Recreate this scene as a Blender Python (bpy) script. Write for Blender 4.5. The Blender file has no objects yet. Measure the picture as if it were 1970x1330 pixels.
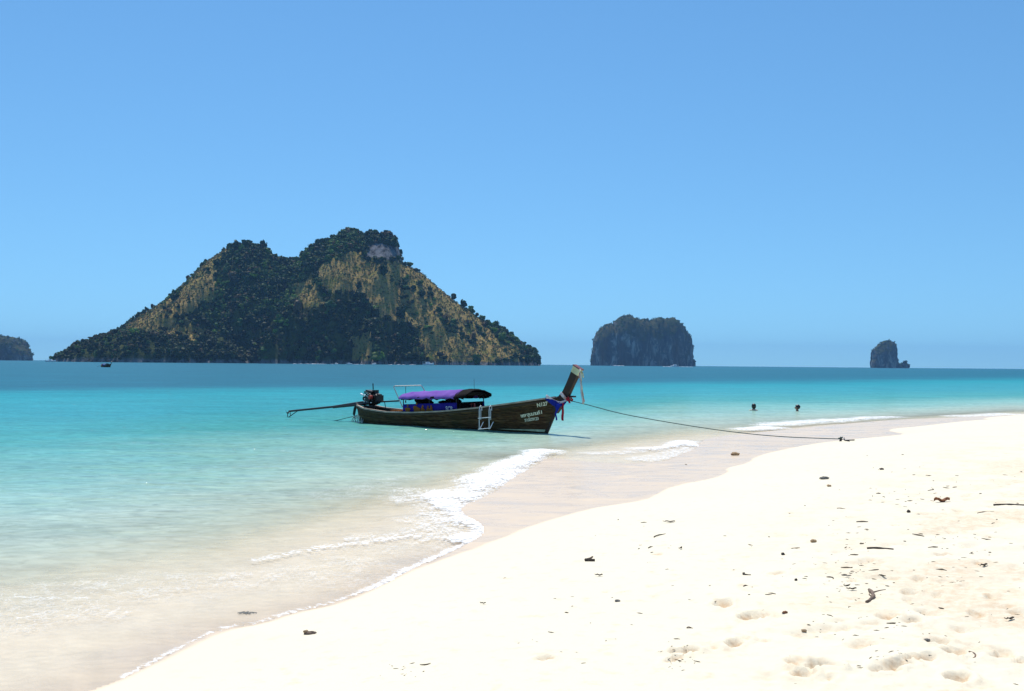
import bpy, bmesh, math, random
import numpy as np
from mathutils import Vector, Matrix, noise as mnoise

R = math.radians
scene = bpy.context.scene
col = scene.collection

# ------------------------------------------------------------------ camera
F = 1892.0                       # focal length in pixels of the 1970 px wide photograph
CAM = Vector((0.0, 0.0, 2.2))
PITCH = math.atan(36 / F); ROLL = R(0.507)
_r = Vector((1, 0, 0)); _f = Vector((0, math.cos(PITCH), math.sin(PITCH)))
_u = Vector((0, -math.sin(PITCH), math.cos(PITCH)))
CX = (_r * math.cos(ROLL) + _u * math.sin(ROLL)); CY = (-_r * math.sin(ROLL) + _u * math.cos(ROLL))
cam_data = bpy.data.cameras.new('camera'); cam = bpy.data.objects.new('camera', cam_data); col.objects.link(cam)
M = Matrix.Identity(4)
for i in range(3):
    M[i][0] = CX[i]; M[i][1] = CY[i]; M[i][2] = -_f[i]; M[i][3] = CAM[i]
cam.matrix_world = M
cam_data.sensor_width = 36; cam_data.lens = F / 1970 * 36
cam_data.clip_start = 0.1; cam_data.clip_end = 60000
scene.camera = cam
scene.render.resolution_x = 1024; scene.render.resolution_y = 691

# ------------------------------------------------------------------ sky, sun, exposure
SUN_EL, SUN_AZ = R(64), R(-12)
w = bpy.data.worlds.new('World'); scene.world = w; w.use_nodes = True
nt = w.node_tree; nt.nodes.clear()
sky = nt.nodes.new('ShaderNodeTexSky'); sky.sky_type = 'NISHITA'; sky.sun_disc = False
sky.sun_elevation = SUN_EL; sky.sun_rotation = SUN_AZ
sky.altitude = 0; sky.air_density = 1.2; sky.dust_density = 0.0; sky.ozone_density = 10.0
hs = nt.nodes.new('ShaderNodeHueSaturation'); hs.inputs['Saturation'].default_value = 1.0
bg = nt.nodes.new('ShaderNodeBackground'); bg.inputs['Strength'].default_value = 0.13
wo = nt.nodes.new('ShaderNodeOutputWorld')
tc = nt.nodes.new('ShaderNodeTexCoord'); up_ = nt.nodes.new('ShaderNodeVectorMath'); up_.operation = 'ADD'; up_.inputs[1].default_value = (0, 0, 0.10)
nt.links.new(tc.outputs['Generated'], up_.inputs[0]); nt.links.new(up_.outputs[0], sky.inputs[0])
tint = nt.nodes.new('ShaderNodeMix'); tint.data_type = 'RGBA'; tint.blend_type = 'MULTIPLY'; tint.inputs[0].default_value = 1.0
tint.inputs[7].default_value = (0.86, 1.09, 1.04, 1)
nt.links.new(sky.outputs[0], tint.inputs[6]); nt.links.new(tint.outputs[2], hs.inputs['Color']); nt.links.new(hs.outputs[0], bg.inputs[0]); nt.links.new(bg.outputs[0], wo.inputs[0])
sl = bpy.data.lights.new('sun', 'SUN'); sl.energy = 4.8; sl.angle = R(0.5); sl.color = (1.0, 0.96, 0.9)
so = bpy.data.objects.new('sun', sl); col.objects.link(so)
SUND = Vector((math.sin(SUN_AZ) * math.cos(SUN_EL), math.cos(SUN_AZ) * math.cos(SUN_EL), math.sin(SUN_EL)))
so.rotation_euler = SUND.to_track_quat('Z', 'Y').to_euler()
scene.view_settings.view_transform = 'Standard'; scene.view_settings.look = 'None'
scene.view_settings.exposure = 0.0; scene.view_settings.gamma = 1.0
scene.view_settings.use_curve_mapping = False

# ------------------------------------------------------------------ pixel helpers
def ray(u, v):
    return (CX * ((u - 985) / F) + CY * (-(v - 665) / F) + _f)
def hor(u): return 701 + (u - 985) * 0.00885
def at_z(u, v, z=0.0):
    d = ray(u, v); t = (z - CAM.z) / d.z
    return CAM + d * t
def at_y(u, v, y):
    d = ray(u, v); return CAM + d * (y / d.y)

# ------------------------------------------------------------------ object helpers
def tag(o, label=None, cat=None, group=None, kind=None):
    if label: o['label'] = label
    if cat: o['category'] = cat
    if group: o['group'] = group
    if kind: o['kind'] = kind
    return o
def empty(name, loc=(0, 0, 0), rz=0.0, label=None, cat=None, group=None):
    o = bpy.data.objects.new(name, None); col.objects.link(o)
    o.location = loc; o.rotation_euler = (0, 0, rz); o.empty_display_size = 0.2
    return tag(o, label, cat, group)
class MB:
    def __init__(s): s.v = []; s.f = []
    def add(s, vs, fs):
        b = len(s.v); s.v += [tuple(v) for v in vs]; s.f += [tuple(i + b for i in f) for f in fs]; return s
    def box(s, c, d, rot=None):
        rot = rot or Matrix.Identity(3); c = Vector(c)
        vs = [c + rot @ Vector((x * d[0] / 2, y * d[1] / 2, z * d[2] / 2)) for x in (-1, 1) for y in (-1, 1) for z in (-1, 1)]
        return s.add(vs, [(0, 1, 3, 2), (4, 6, 7, 5), (0, 4, 5, 1), (2, 3, 7, 6), (0, 2, 6, 4), (1, 5, 7, 3)])
    def tube(s, pts, r, n=8, caps=True):
        pts = [Vector(p) for p in pts]; m = len(pts)
        rs = r if isinstance(r, (list, tuple)) else [r] * m
        vs = []; fs = []
        up = Vector((0, 0, 1))
        for i, p in enumerate(pts):
            t = (pts[min(i + 1, m - 1)] - pts[max(i - 1, 0)]).normalized()
            a = t.cross(up)
            if a.length < 1e-3: a = t.cross(Vector((0, 1, 0)))
            a.normalize(); b = t.cross(a)
            for k in range(n):
                an = 2 * math.pi * k / n
                vs.append(p + (a * math.cos(an) + b * math.sin(an)) * rs[i])
        for i in range(m - 1):
            for k in range(n):
                k2 = (k + 1) % n
                fs.append((i * n + k, i * n + k2, (i + 1) * n + k2, (i + 1) * n + k))
        if caps: fs.append(tuple(range(n - 1, -1, -1))); fs.append(tuple((m - 1) * n + k for k in range(n)))
        return s.add(vs, fs)
    def grid(s, rows):
        n = len(rows[0]); vs = [p for r_ in rows for p in r_]
        fs = [(i * n + j, i * n + j + 1, (i + 1) * n + j + 1, (i + 1) * n + j) for i in range(len(rows) - 1) for j in range(n - 1)]
        return s.add(vs, fs)
    def slab(s, rows, th):
        """grid with thickness th (a vector)"""
        th = Vector(th); n = len(rows[0]); m = len(rows)
        a = [Vector(p) for r_ in rows for p in r_]; b = [p + th for p in a]; N = len(a)
        fs = []
        for i in range(m - 1):
            for j in range(n - 1):
                q = (i * n + j, i * n + j + 1, (i + 1) * n + j + 1, (i + 1) * n + j)
                fs.append(q); fs.append(tuple(N + k for k in reversed(q)))
        edge = [(i * n, (i + 1) * n) for i in range(m - 1)] + [((i + 1) * n + n - 1, i * n + n - 1) for i in range(m - 1)] + \
               [(j + 1, j) for j in range(n - 1)] + [((m - 1) * n + j, (m - 1) * n + j + 1) for j in range(n - 1)]
        for p, q in edge: fs.append((p, q, N + q, N + p))
        return s.add(a + b, fs)
    def blob(s, c, r, seed=0, amp=0.25, sub=2, freq=1.5):
        bm = bmesh.new(); bmesh.ops.create_icosphere(bm, subdivisions=sub, radius=1.0)
        vs = []
        for v in bm.verts:
            n_ = 1 + amp * mnoise.noise(v.co * freq + Vector((seed * 7.3, seed * 3.1, 0)))
            vs.append(Vector((v.co.x * r[0] * n_ + c[0], v.co.y * r[1] * n_ + c[1], v.co.z * r[2] * n_ + c[2])))
        fs = [tuple(v.index for v in f.verts) for f in bm.faces]; bm.free()
        return s.add(vs, fs)
    def build(s, name, m, parent=None, smooth=False):
        me = bpy.data.meshes.new(name); me.from_pydata([tuple(v) for v in s.v], [], s.f); me.update()
        bm = bmesh.new(); bm.from_mesh(me); bmesh.ops.recalc_face_normals(bm, faces=bm.faces); bm.to_mesh(me); bm.free()
        if smooth:
            for p in me.polygons: p.use_smooth = True
        me.materials.append(m)
        o = bpy.data.objects.new(name, me); col.objects.link(o)
        if parent: o.parent = parent
        return o
def np_mesh(name, verts, faces, m, smooth=True, attrs=None, mats=None):
    verts = np.asarray(verts, np.float32); faces = np.asarray(faces, np.int32)
    me = bpy.data.meshes.new(name); k = faces.shape[1]
    me.vertices.add(len(verts)); me.vertices.foreach_set('co', verts.ravel())
    me.loops.add(faces.size); me.loops.foreach_set('vertex_index', faces.ravel())
    me.polygons.add(len(faces)); me.polygons.foreach_set('loop_start', np.arange(0, faces.size, k, dtype=np.int32))
    me.polygons.foreach_set('loop_total', np.full(len(faces), k, np.int32))
    me.polygons.foreach_set('use_smooth', np.full(len(faces), smooth))
    for an, data in (attrs or {}).items():
        data = np.asarray(data, np.float32)
        if data.ndim == 1:
            a = me.attributes.new(an, 'FLOAT', 'POINT'); a.data.foreach_set('value', data)
        else:
            a = me.attributes.new(an, 'FLOAT_COLOR', 'POINT')
            a.data.foreach_set('color', np.c_[data, np.ones(len(data))].astype(np.float32).ravel())
    me.update(calc_edges=True); me.materials.append(m)
    o = bpy.data.objects.new(name, me); col.objects.link(o)
    return o

# ------------------------------------------------------------------ numpy noise
def vnoise(x, y, seed=0):
    x = np.asarray(x, float); y = np.asarray(y, float)
    xi = np.floor(x); yi = np.floor(y); xf = x - xi; yf = y - yi
    xf = xf * xf * (3 - 2 * xf); yf = yf * yf * (3 - 2 * yf)
    def h(a, b):
        s_ = np.sin(a * 127.1 + b * 311.7 + seed * 74.7) * 43758.5453
        return s_ - np.floor(s_)
    return (h(xi, yi) * (1 - xf) + h(xi + 1, yi) * xf) * (1 - yf) + (h(xi, yi + 1) * (1 - xf) + h(xi + 1, yi + 1) * xf) * yf
def fbm(x, y, o=4, seed=0):
    t = 0; a = 0.5; s_ = 0
    for k in range(o):
        t = t + a * vnoise(x * 2 ** k, y * 2 ** k, seed + k * 13); s_ += a; a *= 0.5
    return t / s_ - 0.5
def seg_dist(X, Y, poly):
    d = np.full(X.shape, 1e9)
    for (ax, ay), (bx, by) in zip(poly[:-1], poly[1:]):
        dx, dy = bx - ax, by - ay; L = dx * dx + dy * dy + 1e-12
        t = np.clip(((X - ax) * dx + (Y - ay) * dy) / L, 0, 1)
        d = np.minimum(d, np.hypot(X - ax - t * dx, Y - ay - t * dy))
    return d
def inside(X, Y, poly):
    c = np.zeros(X.shape, bool); n = len(poly)
    for i in range(n):
        x1, y1 = poly[i]; x2, y2 = poly[(i + 1) % n]
        if y1 == y2: continue
        k = ((y1 > Y) != (y2 > Y)) & (X < (x2 - x1) * (Y - y1) / (y2 - y1) + x1)
        c ^= k
    return c
def smooth(x, a, b):
    t = np.clip((x - a) / (b - a), 0, 1); return t * t * (3 - 2 * t)

# ------------------------------------------------------------------ materials
class NT:
    def __init__(s, name):
        s.m = bpy.data.materials.new(name); s.m.use_nodes = True; s.t = s.m.node_tree; s.t.nodes.clear()
        s.out = s.n('ShaderNodeOutputMaterial')
    def n(s, ty, **kw):
        nd = s.t.nodes.new(ty)
        for k, v in kw.items():
            if k in ('operation', 'blend_type', 'data_type', 'attribute_name', 'noise_dimensions', 'feature', 'distance', 'use_clamp', 'normalize', 'distribution', 'interpolation_type'): setattr(nd, k, v)
            else: nd.inputs[k.replace('_', ' ')].default_value = v
        return nd
    def l(s, a, b): s.t.links.new(a, b)
    def val(s, x, sock):
        if hasattr(x, 'is_output'): s.l(x, sock)
        else: sock.default_value = x
    def math(s, op, a, b=0.0, c=0.0, clamp=False):
        nd = s.n('ShaderNodeMath', operation=op, use_clamp=clamp)
        s.val(a, nd.inputs[0]); s.val(b, nd.inputs[1]); s.val(c, nd.inputs[2]); return nd.outputs[0]
    def mix(s, f, a, b, bt='MIX'):
        nd = s.n('ShaderNodeMix', data_type='RGBA', blend_type=bt)
        s.val(f, nd.inputs[0]); s.val(a if hasattr(a, 'is_output') else (*a, 1) if len(a) == 3 else a, nd.inputs[6])
        s.val(b if hasattr(b, 'is_output') else (*b, 1) if len(b) == 3 else b, nd.inputs[7]); return nd.outputs[2]
    def ramp(s, f, stops, interp='LINEAR'):
        nd = s.n('ShaderNodeValToRGB'); s.l(f, nd.inputs[0]); cr = nd.color_ramp; cr.interpolation = interp
        while len(cr.elements) < len(stops): cr.elements.new(0.5)
        for e, (p, c) in zip(cr.elements, stops): e.position = p; e.color = (*c, 1) if len(c) == 3 else c
        return nd.outputs[0]
    def attr(s, name):
        nd = s.n('ShaderNodeAttribute', attribute_name=name); return nd
    def pos(s, scale=(1, 1, 1), world=True, loc=(0, 0, 0)):
        src = s.n('ShaderNodeNewGeometry').outputs['Position'] if world else s.n('ShaderNodeTexCoord').outputs['Object']
        mp = s.n('ShaderNodeMapping'); mp.inputs['Scale'].default_value = scale; mp.inputs['Location'].default_value = loc
        s.l(src, mp.inputs[0]); return mp.outputs[0]
    def noise(s, vec, scale, detail=4, rough=0.5, dist=0.0):
        nd = s.n('ShaderNodeTexNoise'); nd.inputs['Scale'].default_value = scale; nd.inputs['Detail'].default_value = detail
        nd.inputs['Roughness'].default_value = rough; nd.inputs['Distortion'].default_value = dist
        s.l(vec, nd.inputs['Vector']); return nd.outputs[0]
    def mr(s, x, a, b, c=0.0, d=1.0):
        nd = s.n('ShaderNodeMapRange'); s.val(x, nd.inputs[0])
        for i, q in enumerate((a, b, c, d)): s.val(q, nd.inputs[i + 1])
        return nd.outputs[0]
    def bump(s, h, strength=0.3, dist=0.02, normal=None):
        nd = s.n('ShaderNodeBump'); nd.inputs['Strength'].default_value = strength; nd.inputs['Distance'].default_value = dist
        s.l(h, nd.inputs['Height'])
        if normal: s.l(normal, nd.inputs['Normal'])
        return nd.outputs[0]
    def pbsdf(s, color, rough=0.6, metal=0.0, spec=0.5, normal=None):
        nd = s.n('ShaderNodeBsdfPrincipled')
        s.val(color if hasattr(color, 'is_output') else (*color, 1), nd.inputs['Base Color'])
        s.val(rough, nd.inputs['Roughness']); s.val(metal, nd.inputs['Metallic']); s.val(spec, nd.inputs['Specular IOR Level'])
        if normal: s.l(normal, nd.inputs['Normal'])
        return nd
    def done(s, sh): s.l(sh, s.out.inputs[0]); return s.m
def simple(name, c, rough=0.6, metal=0.0, var=0.35, scale=6.0, stretch=(1, 1, 1), bump=0.2, dark=0.6):
    t = NT(name); p = t.pos(stretch, world=False)
    n1 = t.noise(p, scale, 6, 0.6)
    cc = t.mix(t.mr(n1, 0.35, 0.7), tuple(x * (1 - var * dark) for x in c), tuple(min(1, x * (1 + var)) for x in c))
    rg = t.mr(n1, 0.3, 0.7, max(0.02, rough - 0.1), min(1, rough + 0.15))
    return t.done(t.pbsdf(cc, rg, metal, 0.5, t.bump(n1, bump, 0.01)).outputs[0])

def m_sand():
    t = NT('sand'); p = t.pos()
    sd = t.attr('dry').outputs['Fac']
    n0 = t.noise(p, 1.3, 3); 
    edge = t.math('ADD', sd, t.math('MULTIPLY', t.math('SUBTRACT', n0, 0.5), 0.12))
    dry = t.mr(edge, -0.03, 0.05)
    damp = t.mr(edge, 0.0, 1.2)
    big = t.noise(p, 0.35, 4); fine = t.noise(p, 45, 4, 0.7); mid = t.noise(p, 7, 5, 0.65)
    grain = t.noise(p, 220, 2, 0.6)
    c_dry = t.mix(t.mr(big, 0.35, 0.65), (0.80, 0.72, 0.545), (0.77, 0.69, 0.535))
    c_dry = t.mix(t.math('MULTIPLY', t.mr(mid, 0.56, 0.75), 0.6), c_dry, (0.68, 0.52, 0.35))
    c_dry = t.mix(t.math('MULTIPLY', t.mr(grain, 0.60, 0.78), 0.25), c_dry, (0.52, 0.42, 0.30))
    c_damp = (0.77, 0.69, 0.52)
    c_dry = t.mix(damp, c_damp, c_dry)
    c_wet = t.mix(t.mr(big, 0.3, 0.7), (0.70, 0.545, 0.385), (0.66, 0.52, 0.38))
    strk = t.noise(t.pos((0.7, 1.6, 1.0)), 1.1, 7, 0.7, 1.0)
    c_wet = t.mix(t.mr(strk, 0.30, 0.75), c_wet, (0.77, 0.615, 0.44))
    sub = t.math('SUBTRACT', 1.0, t.mr(sd, -0.9, -0.3))
    c_wet = t.mix(t.math('MULTIPLY', sub, t.attr('under').outputs['Fac']), c_wet, (0.84, 0.70, 0.51))  # submerged sand painted lighter to make up for light lost in the water
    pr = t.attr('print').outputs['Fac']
    c_dry = t.mix(t.math('MULTIPLY', pr, t.mr(t.noise(p, 14, 5, 0.7), 0.35, 0.6)), c_dry, (0.60, 0.40, 0.23))  # orange-brown shade of footprints and dips put into the sand colour
    c = t.mix(dry, c_wet, c_dry)
    rough = t.mr(dry, 0, 1, t.mr(strk, 0.35, 0.65, 0.20, 0.40), 0.95)
    h = t.math('ADD', t.math('MULTIPLY', mid, 0.6), t.math('MULTIPLY', fine, 0.4))
    bstr = t.n('ShaderNodeBump'); bstr.inputs['Distance'].default_value = 0.02
    t.l(h, bstr.inputs['Height']); t.l(t.mr(damp, 0, 1, 0.05, 0.5), bstr.inputs['Strength'])
    b = t.pbsdf(c, rough, 0, 0.5, bstr.outputs[0])
    t.l(t.mr(dry, 0, 1, t.mr(strk, 0.35, 0.65, 0.10, 0.06), 0.05), b.inputs['Specular IOR Level'])
    return t.done(b.outputs[0])

WATER_STOPS = [(0.0, (0.78, 0.67, 0.50)), (0.10, (0.72, 0.68, 0.52)), (0.17, (0.57, 0.67, 0.54)), (0.30, (0.28, 0.53, 0.42)), (0.42, (0.075, 0.36, 0.32)),
               (0.55, (0.035, 0.31, 0.34)), (0.70, (0.015, 0.27, 0.32)), (0.84, (0.010, 0.15, 0.215)), (1.0, (0.008, 0.115, 0.18))]
def m_water():
    t = NT('sea_water'); p = t.pos()
    d = t.attr('depth').outputs['Fac']; fo = t.attr('foam').outputs['Fac']
    # waves
    ps = t.pos((0.55, 1.0, 1.0))
    w1 = t.noise(ps, 0.9, 4, 0.55, 0.6); w2 = t.noise(ps, 5.0, 5, 0.6, 0.8); w3 = t.noise(p, 0.09, 3, 0.5)
    h = t.math('ADD', t.math('MULTIPLY', w1, 1.0), t.math('MULTIPLY', w2, 0.28))
    bm_ = t.n('ShaderNodeBump'); bm_.inputs['Distance'].default_value = 0.22; t.l(h, bm_.inputs['Height'])
    t.l(t.mr(d, 0.0, 0.5, 0.12, 0.60), bm_.inputs['Strength'])
    nrm = bm_.outputs[0]
    # colour of the water body by depth, with drifting patches
    patch = t.math('ADD', t.math('MULTIPLY', t.noise(t.pos((0.5, 1.0, 1.0)), 0.045, 6, 0.65, 0.5), .6), t.math('MULTIPLY', t.noise(t.pos((0.5, 1.0, 1.0)), 0.005, 5, 0.65), .4))
    dn = t.math('POWER', t.math('DIVIDE', d, 8.0), 0.5)
    dn = t.math('ADD', dn, t.math('MULTIPLY', t.math('SUBTRACT', patch, 0.5), t.mr(dn, 0.2, 0.7, 0.0, 0.26)))
    dn = t.math('ADD', dn, t.math('MULTIPLY', t.math('SUBTRACT', w1, 0.5), t.mr(dn, 0.05, 0.5, 0.05, 0.10)))
    body = t.ramp(dn, WATER_STOPS)
    ripple = t.mr(t.math('ADD', t.math('MULTIPLY', w2, .6), t.math('MULTIPLY', t.noise(t.pos((0.4, 1.0, 1.0)), 0.35, 6, 0.75), .4)), 0.38, 0.62, 0.76, 1.22)
    body = t.mix(1.0, body, ripple, 'MULTIPLY')  # light and dark of the wavelets painted into the body colour
    diff = t.n('ShaderNodeBsdfDiffuse'); t.l(body, diff.inputs[0]); t.l(nrm, diff.inputs['Normal'])
    tr = t.n('ShaderNodeBsdfTransparent'); t.l(t.mix(1.0, t.mix(t.mr(d, 0, 0.5), (1, 1, 1), (0.86, 0.98, 0.95)), t.mr(t.noise(t.pos((.6, 1, 1)), 7.0, 4, 0.65, 1.2), 0.40, 0.60, 0.92, 1.0), 'MULTIPLY'), tr.inputs[0])  # noise in the tint paints the caustic ripple of light
    T = t.math('SUBTRACT', 1.0, t.math('EXPONENT', t.math('MULTIPLY', d, -4.5)))
    m1 = t.n('ShaderNodeMixShader'); t.l(T, m1.inputs[0]); t.l(tr.outputs[0], m1.inputs[1]); t.l(diff.outputs[0], m1.inputs[2])
    gl = t.n('ShaderNodeBsdfGlossy'); t.l(nrm, gl.inputs['Normal']); t.l(t.mr(d, 0.0, 4.0, 0.06, 0.22), gl.inputs['Roughness'])
    fr = t.n('ShaderNodeFresnel'); fr.inputs['IOR'].default_value = 1.33; t.l(nrm, fr.inputs['Normal'])
    fac = t.math('MINIMUM', fr.outputs[0], t.math('MINIMUM', t.mr(d, 0.0, 0.6, 0.06, 0.38), t.mr(d, 1.0, 4.0, 0.38, 0.15)))
    m2 = t.n('ShaderNodeMixShader'); t.l(fac, m2.inputs[0]); t.l(m1.outputs[0], m2.inputs[1]); t.l(gl.outputs[0], m2.inputs[2])
    # foam: lacy threshold of noise by the foam amount
    vor = t.n('ShaderNodeTexVoronoi', feature='DISTANCE_TO_EDGE'); vor.inputs['Scale'].default_value = 5
    wp = t.n('ShaderNodeVectorMath'); wp.operation = 'ADD'
    nn = t.n('ShaderNodeTexNoise'); nn.inputs['Scale'].default_value = 4; t.l(p, nn.inputs['Vector'])
    t.l(p, wp.inputs[0]); t.l(nn.outputs[1], wp.inputs[1]); t.l(wp.outputs[0], vor.inputs['Vector'])
    lace = t.math('SUBTRACT', 1.0, t.mr(vor.outputs[0], 0.0, 0.22))
    fn = t.math('ADD', t.math('MULTIPLY', lace, 0.38), t.math('MULTIPLY', t.noise(p, 2.6, 9, 0.78), 0.95))
    fm = t.math('ADD', fo, t.math('MULTIPLY', fn, 1.1))
    mask = t.math('MULTIPLY', t.mr(fm, 0.84, 1.30), t.mr(fo, 0.02, 0.14))
    fd = t.n('ShaderNodeBsdfDiffuse', Color=(0.88, 0.88, 0.87, 1)); t.l(t.bump(fn, 0.3, 0.02), fd.inputs['Normal'])
    m3 = t.n('ShaderNodeMixShader'); t.l(mask, m3.inputs[0]); t.l(m2.outputs[0], m3.inputs[1]); t.l(fd.outputs[0], m3.inputs[2])
    return t.done(m3.outputs[0])

def m_island():
    t = NT('hillside'); p = t.pos()
    g = t.attr('grass').outputs['Fac']; rk = t.attr('rock').outputs['Fac']
    n1 = t.noise(p, 0.05, 7, 0.7); n2 = t.noise(p, 0.25, 5, 0.7)
    grass = t.ramp(n1, [(0.36, (0.17, 0.19, 0.04)), (0.44, (0.32, 0.24, 0.06)), (0.54, (0.37, 0.25, 0.09)), (0.62, (0.31, 0.23, 0.07)), (0.70, (0.20, 0.20, 0.045))])
    grass = t.mix(t.math('MULTIPLY', t.mr(n2, 0.5, 0.7), 0.6), grass, (0.055, 0.065, 0.022))
    under = t.mix(t.mr(n1, 0.4, 0.6), (0.018, 0.034, 0.009), (0.075, 0.085, 0.020))
    rock = t.mix(t.mr(t.noise(t.pos((1, 1, 0.25)), 0.12, 5, 0.6), 0.4, 0.65), (0.20, 0.20, 0.21), (0.02, 0.02, 0.02))
    c = t.mix(t.mr(t.math('ADD', g, t.math('MULTIPLY', t.math('SUBTRACT', n1, 0.5), 0.5)), 0.4, 0.6), under, grass)
    geo = t.n('ShaderNodeNewGeometry'); sp = t.n('ShaderNodeSeparateXYZ'); t.l(geo.outputs['Position'], sp.inputs[0])
    low = t.math('SUBTRACT', 1.0, t.mr(t.math('ADD', sp.outputs[2], t.math('MULTIPLY', n2, -6)), 0.0, 5.0))
    c = t.mix(t.math('MAXIMUM', rk, low), c, rock)
    return t.done(t.pbsdf(c, 0.95, 0, 0.1, t.bump(n2, 0.8, 4)).outputs[0])
def m_stack():
    t = NT('limestone'); p = t.pos((1, 1, 0.18))
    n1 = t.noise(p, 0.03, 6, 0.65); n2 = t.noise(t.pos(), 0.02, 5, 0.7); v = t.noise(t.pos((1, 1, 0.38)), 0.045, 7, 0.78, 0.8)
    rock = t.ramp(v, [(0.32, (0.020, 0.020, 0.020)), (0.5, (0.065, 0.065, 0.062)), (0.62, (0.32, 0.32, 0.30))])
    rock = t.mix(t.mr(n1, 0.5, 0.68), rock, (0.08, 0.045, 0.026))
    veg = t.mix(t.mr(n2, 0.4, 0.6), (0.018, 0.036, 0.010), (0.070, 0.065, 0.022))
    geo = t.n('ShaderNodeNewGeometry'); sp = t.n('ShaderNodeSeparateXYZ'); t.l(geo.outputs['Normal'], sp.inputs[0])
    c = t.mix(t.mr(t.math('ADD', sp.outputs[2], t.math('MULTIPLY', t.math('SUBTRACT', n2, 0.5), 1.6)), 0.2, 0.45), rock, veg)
    return t.done(t.pbsdf(c, 0.95, 0, 0.1, t.bump(v, 0.8, 6)).outputs[0])
def m_leaf():
    t = NT('foliage'); c = t.attr('tint').outputs['Color']
    n1 = t.noise(t.pos(), 0.5, 3)
    c = t.mix(1.0, c, t.mr(n1, 0.3, 0.7, 0.7, 1.3), 'MULTIPLY')
    d = t.pbsdf(c, 0.7, 0, 0.25)
    tl = t.n('ShaderNodeBsdfTranslucent'); t.l(c, tl.inputs[0])
    m = t.n('ShaderNodeMixShader'); m.inputs[0].default_value = 0.2
    t.l(d.outputs[0], m.inputs[1]); t.l(tl.outputs[0], m.inputs[2]); return t.done(m.outputs[0])

def m_plank():
    t = NT('weathered_hull_plank'); p = t.pos((0.35, 1, 3), world=False)
    oi = t.n('ShaderNodeObjectInfo').outputs['Random']
    n1 = t.noise(p, 6, 8, 0.7, 1.0); n2 = t.noise(t.pos((1, 1, 1), world=False), 1.3, 5, 0.65)
    c = t.ramp(n1, [(0.3, (0.006, 0.003, 0.0015)), (0.46, (0.044, 0.022, 0.009)), (0.58, (0.12, 0.066, 0.028)), (0.74, (0.20, 0.13, 0.065))])
    c = t.mix(t.math('MULTIPLY', t.mr(n2, 0.45, 0.65), 0.6), c, (0.042, 0.040, 0.015))
    c = t.mix(t.math('MULTIPLY', t.mr(n2, 0.52, 0.38), 0.5), c, (0.060, 0.022, 0.009))
    c = t.mix(1.0, c, t.mr(oi, 0, 1, 0.75, 1.25), 'MULTIPLY')
    return t.done(t.pbsdf(c, 0.7, 0, 0.15, t.bump(n1, 0.6, 0.012)).outputs[0])
def m_fabric(name, c, c2=None, tl=0.3):
    t = NT(name); p = t.pos((1, 1, 1), world=False); n1 = t.noise(p, 3, 5, 0.6); n2 = t.noise(p, 60, 2)
    cc = t.mix(t.mr(n1, 0.35, 0.65), c, c2 or tuple(x * 0.8 for x in c))
    d = t.pbsdf(cc, 0.85, 0, 0.08, t.bump(n2, 0.2, 0.003)); s_ = t.n('ShaderNodeBsdfTranslucent'); t.l(cc, s_.inputs[0])
    m = t.n('ShaderNodeMixShader'); m.inputs[0].default_value = tl; t.l(d.outputs[0], m.inputs[1]); t.l(s_.outputs[0], m.inputs[2])
    return t.done(m.outputs[0])

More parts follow.
